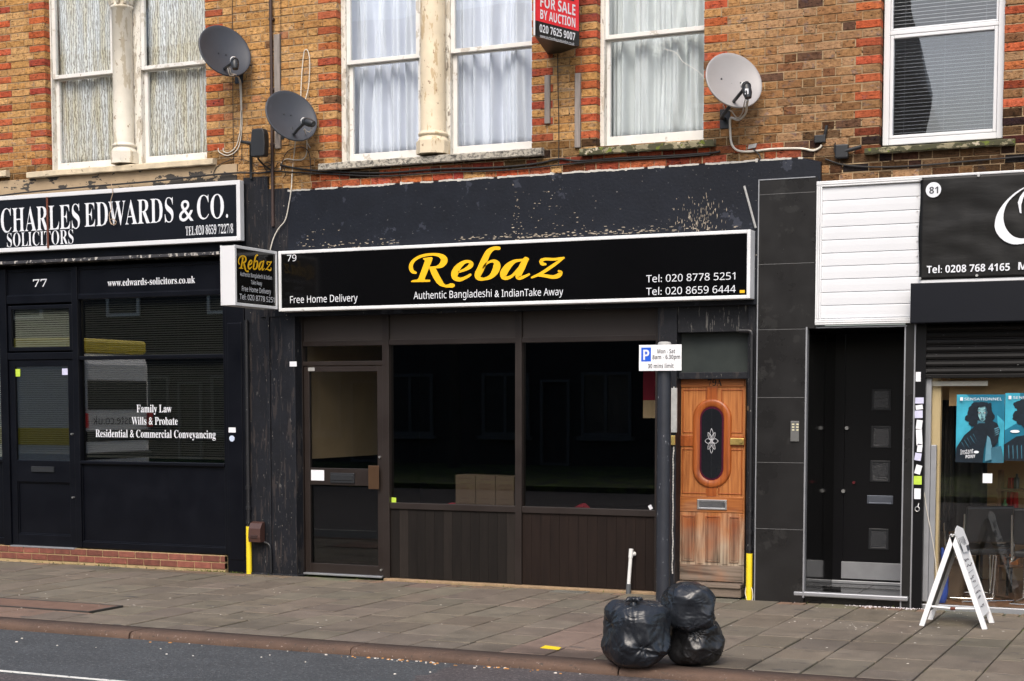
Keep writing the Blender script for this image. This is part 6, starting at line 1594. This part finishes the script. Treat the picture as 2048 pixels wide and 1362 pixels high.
# ---- satellite dishes
def dish(label, ctr, rpx, Y, mat, arm0, lnb, mast, cs=1.0, holes=(), sticker=False, tiltdeg=40):
    c = at(*ctr, Y); u_ = (c - CAM).dot(FW) / F_PX; R_ = rpx * u_
    v = (CAM - c).normalized(); ur = (RT * .62 + UP * .78).normalized(); ur = (ur - v * ur.dot(v)).normalized()
    n_ = (v * math.cos(rad(tiltdeg)) + ur * math.sin(rad(tiltdeg))).normalized()
    e1 = ur - n_ * ur.dot(n_); e1.normalize(); e2 = n_.cross(e1)
    t = thing('satellite_dish', label, 'satellite dish', (c.x, 0, c.z), 'satellite dishes on the brick wall')
    mb = MB(); nr, na = 12, 56; depth = R_ * .20; vs = []
    for i in range(nr + 1):
        r = i / nr
        for j in range(na):
            a = 2 * math.pi * j / na; vs.append(c + e1 * math.cos(a) * r * R_ + e2 * math.sin(a) * r * R_ + n_ * (depth * (r * r - 1)))
    fs = [(i * na + j, i * na + (j + 1) % na, (i + 1) * na + (j + 1) % na, (i + 1) * na + j) for i in range(nr) for j in range(na)]
    lip = [(1.035, .0), (1.04, -.014), (1.0, -.018)]
    for f, d in lip:
        for j in range(na): a = 2 * math.pi * j / na; vs.append(c + e1 * math.cos(a) * f * R_ + e2 * math.sin(a) * f * R_ + n_ * d)
    for q in range(nr, nr + 3):
        fs += [(q * na + j, q * na + (j + 1) % na, (q + 1) * na + (j + 1) % na, (q + 1) * na + j) for j in range(na)]
    b = len(vs)
    for i in range(nr + 1):
        r = i / nr
        for j in range(na): a = 2 * math.pi * j / na; vs.append(c + e1 * math.cos(a) * r * R_ + e2 * math.sin(a) * r * R_ + n_ * (depth * (r * r - 1) - .016))
    fs += [(b + (i + 1) * na + j, b + (i + 1) * na + (j + 1) % na, b + i * na + (j + 1) % na, b + i * na + j) for i in range(nr) for j in range(na)]
    mb.add(vs, fs, None, True); rf = mb.build('reflector', mat, t)
    mb = MB()
    for (x, y) in holes:
        q = at(x, y, Y); w = q - CAM
        tt = ((c - n_ * depth * .85) - CAM).dot(n_) / w.dot(n_); q = CAM + w * tt; r2 = ((q - c) - n_ * (q - c).dot(n_)).length / R_
        q = q + n_ * (depth * (r2 * r2 - 1) + depth * .85)
        mb.tube([q - n_ * .004, q + n_ * .006], .008, 8)
    if mb.v: mb.build('bolt', m_blkpl, t)
    L_ = at(*lnb[0], Y - .24 * cs); L2 = at(*lnb[1], Y - .26 * cs); a0 = at(*arm0, Y - .02)
    mb = MB(); mb.tube(smooth_path([c - n_ * .03 + (a0 - c) * .6, a0, (a0 + L_) / 2 + Vector((0, -.03, -.02)), L_], 5), .016, 8); mb.build('arm', m_blkpl, t)
    f_ = ((c - n_ * depth * .6) - L_).normalized()
    mb = MB(); mb.tube([L_ + f_ * -.03, L_ + f_ * .025], [.036, .036], 14); mb.tube([L_ + (L_ - L2) * .3, L_, L_ + (L2 - L_) * .6, L2], [.026, .040, .042, .030], 12); ln = mb.build('receiver', m_blkpl, t)
    mb = MB(); mb.tube([L_ + f_ * .024, L_ + f_ * .055, L_ + f_ * .062], [.032, .036, .024], 14); mb.build('feed_cap', m_wpl, ln)
    if sticker:
        q = (L_ + L2) / 2 + Vector((.004, -.04, 0)); mb = MB(); mb.box(q.x - .014, q.x + .018, q.y, q.y + .002, q.z - .025, q.z + .022); mb.build('receiver_label', m_stk_w, ln)
    w0 = at(*mast, 0.0); mb = MB()
    mb.tube(smooth_path([(w0.x, -.01, w0.z), (w0.x + .01, -.14, w0.z), (c.x - n_.x * .05, c.y * .8, c.z - .17), tuple(c - n_ * (depth + .015))], 5), .017, 8)
    mb.box(w0.x - .05, w0.x + .05, -.012, .0, w0.z - .09, w0.z + .09, .004); mb.build('wall_bracket', m_blkpl, t)
    return t, L2, c
d1, l1, c1 = dish('upper of the two dark grey satellite dishes, right of the lace curtains', (450, 101), 54, -.32, m_dish, (447, 137), ((469, 122), (470, 138)), (478, 150), holes=((437, 106), (452, 109)))
d2, l2, c2 = dish('lower of the two dark grey satellite dishes, over the grey timber batten', (583, 231), 54, -.32, m_dish, (586, 268), ((611, 243), (627, 248)), (560, 262), holes=((568, 228), (582, 230)))
d3, l3, c3 = dish('light grey satellite dish on the brown brick between the two right windows', (1468, 160), 59, -.34, m_dishl, (1464, 205), ((1492, 172), (1496, 196)), (1450, 238), holes=((1442, 158), (1481, 166)), sticker=True)
def cable(label, pts, r, mat, Y=-.012, group=None, name='cable'):
    P_ = [at(p[0], p[1], p[2] if len(p) > 2 else Y) for p in pts]
    mb = MB(); mb.tube(smooth_path(P_, 6), r, 6); return tag(mb.build(name, mat), label, 'cable', group)
def part_cable(parent, pts, r, mat, Y=-.012):
    P_ = [at(p[0], p[1], p[2] if len(p) > 2 else Y) for p in pts]
    mb = MB(); mb.tube(smooth_path(P_, 6), r, 6); return mb.build('cable', mat, parent)
part_cable(d1, [(455, 136, -.5), (459, 150, -.45), (468, 152, -.3), (478, 160, -.05), (481, 215), (480, 260), (472, 292), (458, 305), (447, 303), (446, 296)], .0055, m_wire_w)
part_cable(d1, [(459, 136, -.5), (463, 148, -.45), (472, 150, -.3), (481, 165, -.05), (483, 215), (483, 258), (476, 296), (456, 311), (438, 304), (436, 296)], .0055, m_wire_w)
part_cable(d2, [(626, 250, -.55), (618, 264, -.5), (608, 258, -.45), (612, 270, -.2), (614, 285, -.03), (620, 296)], .005, m_wire_w)
part_cable(d2, [(613, 283, -.02), (613, 305), (606, 318), (592, 320), (572, 318), (562, 327), (560, 340)], .005, m_wire_w)
part_cable(d2, [(601, 196, -.05), (603, 150), (607, 108), (611, 99), (616, 104), (619, 125), (617, 170), (610, 200, -.05)], .0055, m_wire_w, -.03)
part_cable(d3, [(1490, 200, -.55), (1487, 212, -.4), (1484, 226, -.2), (1474, 236, -.06), (1462, 222, -.12), (1450, 219, -.14), (1446, 210, -.2)], .006, m_wire_w)
part_cable(d3, [(1495, 200, -.55), (1493, 212, -.4), (1490, 228, -.2), (1476, 240, -.06), (1461, 236, -.03), (1460, 262), (1463, 288), (1475, 301), (1500, 303), (1545, 298), (1600, 297), (1625, 301), (1638, 296), (1643, 290)], .011, m_wire_w)
cable('long thin white cable running down from the lower dark dish behind the projecting sign', [(591, 276, -.25), (588, 305), (584, 345), (582, 378, -.06), (577, 410, -.06), (570, 440, -.06), (556, 458, -.06), (546, 478, -.06), (540, 500, -.06)], .006, m_wire_w)
cable('thin black cable down the brick, passing behind the upper dark dish', [(464, -10), (464.5, 60), (465, 180), (466, 290), (466, 318)], .003, m_wire_b)
cable('thin black cable below the upper dark dish beside its white leads', [(483, 140), (483, 210), (483, 300), (482, 318)], .0035, m_wire_b)
cable('thin black cable right of the brown pipe', [(561, -10), (561, 60), (561, 150), (559, 240), (557, 300)], .0025, m_wire_b)
cable('thin black cable hanging down the brick under the auction board', [(1115, 108), (1115, 150), (1116, 200), (1117, 250), (1117, 300), (1116, 328)], .004, m_wire_b)
for i, (lab, pts, r) in enumerate((
    ('black cable sagging under the wide grey sill, upper strand', [(560, 330), (600, 338), (660, 343), (740, 346), (800, 344), (880, 338), (960, 336), (1030, 332), (1080, 326), (1118, 318), (1160, 322), (1240, 316), (1330, 312), (1420, 306), (1440, 302)], .011),
    ('black cable sagging under the wide grey sill, lower strand', [(540, 342), (640, 347), (760, 352), (880, 345), (1000, 341), (1090, 333), (1117, 330), (1200, 322), (1320, 316), (1420, 309)], .008),
    ('thick black cable draped over the top of the solicitors sign', [(-10, 393, -.05), (60, 384, -.06), (180, 373, -.06), (300, 363, -.06), (400, 352, -.05), (470, 346, -.04), (520, 346, -.03), (545, 342)], .010),
    ('thin black cable looping above the end of the solicitors sign', [(425, 350, -.03), (432, 335), (445, 326), (470, 318), (495, 322), (520, 333), (545, 330)], .004),
    ('brown cable arching over the black floodlight bracket', [(562, 340), (566, 318), (576, 302), (592, 296), (606, 295), (616, 303), (620, 320), (621, 345)], .005),
    ('tangle of thin black cable beside the brown pipe', [(545, 335), (535, 325), (527, 330), (534, 342), (548, 338), (556, 326), (564, 330), (570, 348), (566, 356)], .004),
    ('thick black cable drooping from the white clip over the painted fascia', [(1506, 298), (1512, 304, -.03), (1518, 310, -.04), (1521, 318, -.05)], .007),
    ('black cable running along the dirty brick above the shiplap panel', [(1650, 318), (1690, 330), (1760, 334), (1850, 330), (1940, 322), (2060, 312)], .008),
    ('thin black cable looped on the brick left of the plastic window', [(1670, 285), (1668, 300), (1674, 308), (1690, 305), (1720, 297)], .006))):
    cable(lab, pts, r, m_wire_b if i != 4 else m_brownpipe, -.02, 'black cables along the wall')
cable('thin white looped wire hanging over the dark tiled pier', [(1545, 372, -.035), (1550, 381, -.035), (1560, 383, -.035), (1575, 377, -.035), (1590, 365, -.035), (1596, 360, -.035)], .003, m_wire_w)
k = RC(1496, 290, 1512, 298); mb = MB(); mb.prism([(k[0], -.02, k[2]), (k[1], -.02, k[2] + .01), (k[1] + .01, -.02, k[3] + .01), (k[0] + .01, -.02, k[3])], (0, 1, 0), .02); tag(mb.build('cable_clip', m_galv), 'pale grey clip holding the white cable by the grey dish', 'clip')
# small fittings on the dirty brick by the plastic window
t = thing('junction_box', 'black junction box on sooty brick left of the plastic window', 'junction box', (at(1642, 282).x, 0, at(1642, 282).z))
k = RC(1630, 271, 1652, 286); mb = MB(); mb.rc(k, -.04, .0, .006); mb.build('box', m_blkpl, t)
mb = MB(); a = at(1650, 268); mb.tube(smooth_path([(a.x, -.02, a.z - .03), (a.x + .01, -.03, a.z + .02), (a.x + .02, -.03, a.z + .07)], 4), .014, 8); mb.build('stub', m_blkpl, t)
t = thing('alarm_sounder', 'sooty black fitting with a bent arm beside the mossy right sill', 'fitting', (at(1690, 300).x, 0, at(1690, 300).z))
k = RC(1672, 290, 1698, 318); mb = MB(); mb.rc(k, -.06, .0, .012); mb.build('body', m_blkpl, t)
mb = MB(); a, b = at(1690, 302, -.05), at(1722, 293, -.05); mb.tube([a, b], .016, 8); mb.build('arm', m_blkpl, t)

# ---- timber battens
for lab, (x0, y0, x1, y1), Y in (('long grey timber batten beside the brown pipe, behind the lower dish', (547.5, 68, 559, 297), -.03), ('shorter grey timber batten under the auction board', (1088, 150, 1098.5, 247), -.03), ('longer grey timber batten left of the single sash window', (1148.5, 146, 1159.5, 295), -.03)):
    k = RC(x0, y0, x1, y1, Y); mb = MB(); mb.box(k[0], k[1], Y, .0, k[2], k[3], .004); tag(mb.build('timber_batten', m_batten), lab, 'batten', 'grey battens on the brick')
# ---- pipes
t = thing('drainpipe', 'slim dark brown pipe running up the brick between the left windows', 'pipe', (at(543, 160, -.04).x, -.03, 4.2))
a, b = at(544, 312, -.04), at(542, -150, -.04); mb = MB(); mb.tube([(a.x, -.04, 3.7), (a.x, -.04, a.z), (a.x, -.04, ZT)], .017, 12); mb.build('tube', m_brownpipe, t)
mb = MB()
for y in (40, 180, 290): z = at(543, y).z; mb.box(a.x - .028, a.x + .028, -.045, .0, z - .012, z + .012, .003)
mb.build('clip', m_brownpipe, t)
def guard(label, x, ytop, ybot, yup, Yw):
    g = at(x, ybot, Yw - .035); X_, zt2 = g.x, at(x, ytop, Yw - .035).z; zu = at(x, yup, Yw - .035).z
    t = thing('cable_guard', label, 'cable guard', (X_, Yw - .035, 0), 'yellow footed cable guards')
    mb = MB(); mb.tube([(X_, Yw - .03, -.02), (X_, Yw - .03, zt2)], .030, 14); mb.build('yellow_sleeve', m_yellow, t)
    mb = MB(); mb.tube([(X_, Yw - .03, zt2 - .005), (X_, Yw - .03, zu)], .021, 12)
    for z in (zt2 + .05, zt2 + .2, zt2 + .42): mb.tube([(X_, Yw - .03, z - .02), (X_, Yw - .03, z + .02)], .029, 12)
    mb.build('black_pipe', m_pipe, t)
    return X_
guard('yellow foot of a black pipe, beside the brown meter box', 497.5, 1053, 1143, 640, -.012)
gx = guard('yellow foot of a black pipe, right of the oak door', 1497, 1107, 1203, 672, -.005)
mb = MB(); q0 = at(1497, 672, -.04); mb.tube(smooth_path([(gx, -.035, q0.z - .02), (gx, -.036, q0.z + .02), (gx - .02, -.036, q0.z + .045), (gx - .12, -.036, q0.z + .05)], 5), .022, 10); tag(mb.build('pipe_elbow', m_pipe), 'black pipe elbow above the oak door, at the top of the right guard', 'pipe')
mb = MB(); mb.tube([(gx + .045, -.02, .9), (gx + .045, -.02, 2.75)], .012, 8); tag(mb.build('slim_pipe', m_pipe), 'slim black pipe between the oak door and the tiled pier', 'pipe')
cable('looped cream flex at the foot of the right yellow guard', [(1492, 1172, -.04), (1490, 1186, -.05), (1494, 1200, -.06), (1500, 1206, -.07), (1505, 1196, -.06), (1504, 1180, -.05), (1501, 1172, -.04)], .004, m_wire_w)
k = RC(506, 1043, 531, 1083, -.03)
t = thing('meter_box', 'brown plastic meter cover low on the black pilaster', 'meter box', ((k[0] + k[1]) / 2, -.03, k[2]))
mb = MB(); mb.prism([(k[0], -.035, k[2]), (k[0], -.12, k[2]), (k[0], -.13, k[2] + .05), (k[0], -.12, k[3] - .07), (k[0], -.085, k[3] - .015), (k[0], -.035, k[3])], (1, 0, 0), k[1] - k[0] - .01); mb.build('cover', m_meter, t)
mb = MB(); mb.box(k[0] + .03, k[1] - .04, -.134, -.12, k[2] + .04, k[2] + .075, .003); mb.build('cover_plate', M('dark_brown_plate', (.03, .014, .012), .5), t)
cable('black pipe curling from the brown meter box to the pavement', [(528, 1084, -.05), (538, 1090, -.05), (541, 1105, -.05), (542, 1146, -.05)], .012, m_pipe, name='cable')
# white waste pipe
a, b = at(1257.5, 1188, .06), at(1262, 1100, .06)
t = thing('waste_pipe', 'short white waste pipe standing against the brown boards', 'pipe', (a.x, .06, 0))
mb = MB(); p0, p1 = Vector((a.x, .04, .035)), Vector((b.x - .005, .07, b.z)); mb.tube([p0 + (p1 - p0) * .12, p1], .018, 14); mb.tube([p0 + (p1 - p0) * .80, p1 + (p1 - p0) * .03], .022, 14); mb.tube([p1 + Vector((0, 0, -.045)), p1 + Vector((.022, .04, -.04))], .022, 12); mb.build('tube', m_wpl, t)
mb = MB(); mb.tube([p0 + Vector((0, 0, -.05)), p0 + (p1 - p0) * .13], .025, 14); mb.build('foot', M('grey_socket', (.08, .085, .09), .6), t)
# ---- floodlight
k = RC(505, 258, 534, 314, -.22)
t = thing('floodlight', 'black floodlight on a bent bracket over the black pilaster', 'floodlight', (k[0], 0, k[2]))
mb = MB(); x0, x1, z0, z1 = k; w = x1 - x0
pts = [(x0 + .012, z0), (x1 - .02, z0), (x1 - .008, z0 + .02), (x1, z0 + .12), (x1 - .004, z1 - .06), (x1 - .02, z1 - .008), (x1 - .04, z1), (x0 + .04, z1), (x0 + .02, z1 - .01), (x0 + .012, z1 - .05), (x0, z0 + .12), (x0 + .004, z0 + .02)]
mb.prism([(x, -.27, z) for x, z in pts], (0, 1, 0), .09); hdm = mb.build('head', m_blkpl, t)
bv = hdm.modifiers.new('round', 'BEVEL'); bv.width = .012; bv.segments = 3
mb = MB()
for i in range(6): mb.box(x0 + .02 + i * .018, x0 + .026 + i * .018, -.18, -.15, z0 + .03, z1 - .03)
mb.build('fin', m_blkpl, t)
c = at(499, 300, -.05)
mb = MB(); mb.tube([(c.x, -.03, at(498, 358, -.03).z), (c.x, -.03, at(497, 290, -.03).z), (c.x + .0, -.20, at(500, 282, -.2).z), (x0 + .01, -.22, (z0 + z1) / 2)], .016, 8); mb.build('bracket', m_blkpl, t)
mb = MB(); c2_ = at(520, 322, -.12); mb.tube(smooth_path([((x0 + x1) / 2, -.2, z0 + .01), (c2_.x, -.16, c2_.z + .02), (c2_.x + .02, -.05, c2_.z - .05), (c2_.x + .06, -.01, c2_.z - .08)], 5), .010, 6); mb.build('lead', m_wire_b, t)

# ================================================================== ACROSS THE ROAD (seen only as reflections)
ob = thing('opposite_terrace', 'long brick terrace across the road, seen reflected in the shop glass', 'building', (-22, -29, 0))
m_opp = M('opposite_brick', (.050, .043, .040), .9, .2, 3); m_oppw = M('opposite_window', (.03, .035, .04), .15, .2, 2)
mb = MB(); mb.box(-60, -2.3, -37, -27, -.06, 11.6); mb.build('wall', m_opp, ob)
mb = MB(); mb.prism([(-60, -27, 11.6), (-60, -32, 14.4), (-60, -37, 11.6)], (1, 0, 0), 57.7); mb.build('roof', M('slate', (.06, .06, .07), .7, .2, 3), ob)
for i in range(14):
    x = -3.2 - i * 3.9
    for z in (4.6, 8.0):
        mb = MB(); mb.frame((x, x + 1.3, z, z + 1.9), .1, -26.99, -26.9, .01); w_ = mb.build('window', m_white, ob)
        mb = MB(); mb.box(x + .1, x + 1.2, -26.98, -26.95, z + .1, z + 1.8); mb.build('pane', m_oppw, w_)
m_oppf = M('grey_window_frame', (.13, .13, .13), .5, .1, 3)
for i in range(15):
    x = -4.0 - i * 3.1
    mb = MB(); mb.frame((x, x + 1.5, .9, 2.7), .09, -26.99, -26.9, .01); mb.box(x + .7, x + .78, -26.985, -26.91, .99, 2.61); mb.box(x - .1, x + 1.6, -26.99, -26.82, .78, .898); w_ = mb.build('window', m_oppf, ob)
    mb = MB(); mb.box(x + .09, x + 1.41, -26.98, -26.95, .99, 2.61); mb.build('pane', m_oppw, w_)
    if i % 2:
        mb = MB(); mb.frame((x + 1.85, x + 2.75, .06, 2.5), .08, -26.99, -26.88, .01); mb.build('doorway', m_oppf, ob)
mb = MB(); mb.box(-.5, 20, -37, -28, -.06, 4.0); tag(mb.build('opposite_shed', m_opp), 'low flat roofed building across the road, beside the reflected terrace', 'building')
mb = MB(); mb.box(-60, 30, -27, -16.5, -.05, .06); tag(mb.build('far_pavement', m_bed), kind='structure')
# van parked opposite, mirrored in the solicitors window
vx, vy = -11.75, -8.6
vn = thing('parked_van', 'white van with a yellow roof edge, mirrored in the solicitors window', 'van', (vx, vy, -.06))
m_van = M('white_van_paint', (.78, .79, .78), .25, .05, 3)
def vbox(name, a, b, c_, d, e, f, m_, p=None, ch=.06): mb = MB(); mb.box(vx + a, vx + b, vy + c_, vy + d, e, f, ch); return mb.build(name, m_, p or vn)
vbox('body', -5.2, .0, -1.0, 1.0, .45, 2.72, m_van, ch=.2); vbox('roof_edge', -5.22, -.12, -1.02, 1.02, 2.73, 2.98, m_yellow)
for z0, z1, w_ in ((1.72, 2.25, .82), (1.16, 1.36, .95), (.84, .97, .95)): vbox('window' if z0 > 1.5 else 'dark_strip', -.03, .02, -w_, w_, z0, z1, m_oppw, ch=.02)
vbox('side_stripe', -5.0, -.25, .985, 1.02, 1.1, 1.4, m_yellow, ch=.02)
vbox('lamp', -.02, .03, -.97, -.85, 1.4, 1.66, m_red, ch=.01); vbox('lamp', -.02, .03, .85, .97, 1.4, 1.66, m_red, ch=.01)
vbox('bumper', -5.1, .06, -1.03, 1.03, .30, .50, m_blkpl)
for a in (-4.2, -.9):
    for s in (-.95, .95):
        mb = MB(); mb.tube([(vx + a, vy + s - .12, .30), (vx + a, vy + s + .12, .30)], .36, 20, smooth=False); w_ = mb.build('wheel', m_blkpl, vn)
        mb = MB(); mb.tube([(vx + a, vy + s - .13, .30), (vx + a, vy + s + .13, .30)], .2, 16, smooth=False); mb.build('rim', m_galv, w_)
mb = MB(); text(mb, 'swaste.co.uk', (vx + .002, vy - .7, 1.46), (0, 1, 0), 1.4, .15, n=(1, 0, 0), off=.02); mb.build('lettering', m_ink, vn)
# bare street tree opposite
tr = thing('street_tree', 'bare winter tree across the road, reflected in the upstairs glass', 'tree', (-13, -24.5, 0)); rt_ = random.Random(9)
mb = MB(); mb.tube([(-13, -24.5, .05), (-12.95, -24.5, 2), (-13.05, -24.4, 4.2)], [.2, .16, .13], 8); mb.build('trunk', M('bark', (.06, .05, .04), .9, .2, 6), tr)
mb = MB()
def grow(p, d, l, r, dep):
    q = p + d * l; m_ = (p + q) / 2 + Vector((rt_.uniform(-.1, .1), rt_.uniform(-.1, .1), 0)) * l
    mb.tube([p, m_, q], [r, r * .85, r * .7], 4, cap=False)
    if dep:
        for _ in range(3): e = (d + Vector((rt_.uniform(-.8, .8), rt_.uniform(-.8, .8), rt_.uniform(-.2, .5)))).normalized(); grow(q, e, l * rt_.uniform(.6, .8), r * .62, dep - 1)
for i in range(4): grow(Vector((-13.05, -24.4, 4.1)), Vector((math.cos(i * 1.6) * .6, math.sin(i * 1.6) * .6, 1)).normalized(), 1.9, .09, 4)
mb.build('branches', M('twigs', (.05, .042, .035), .9, .2, 6), tr)
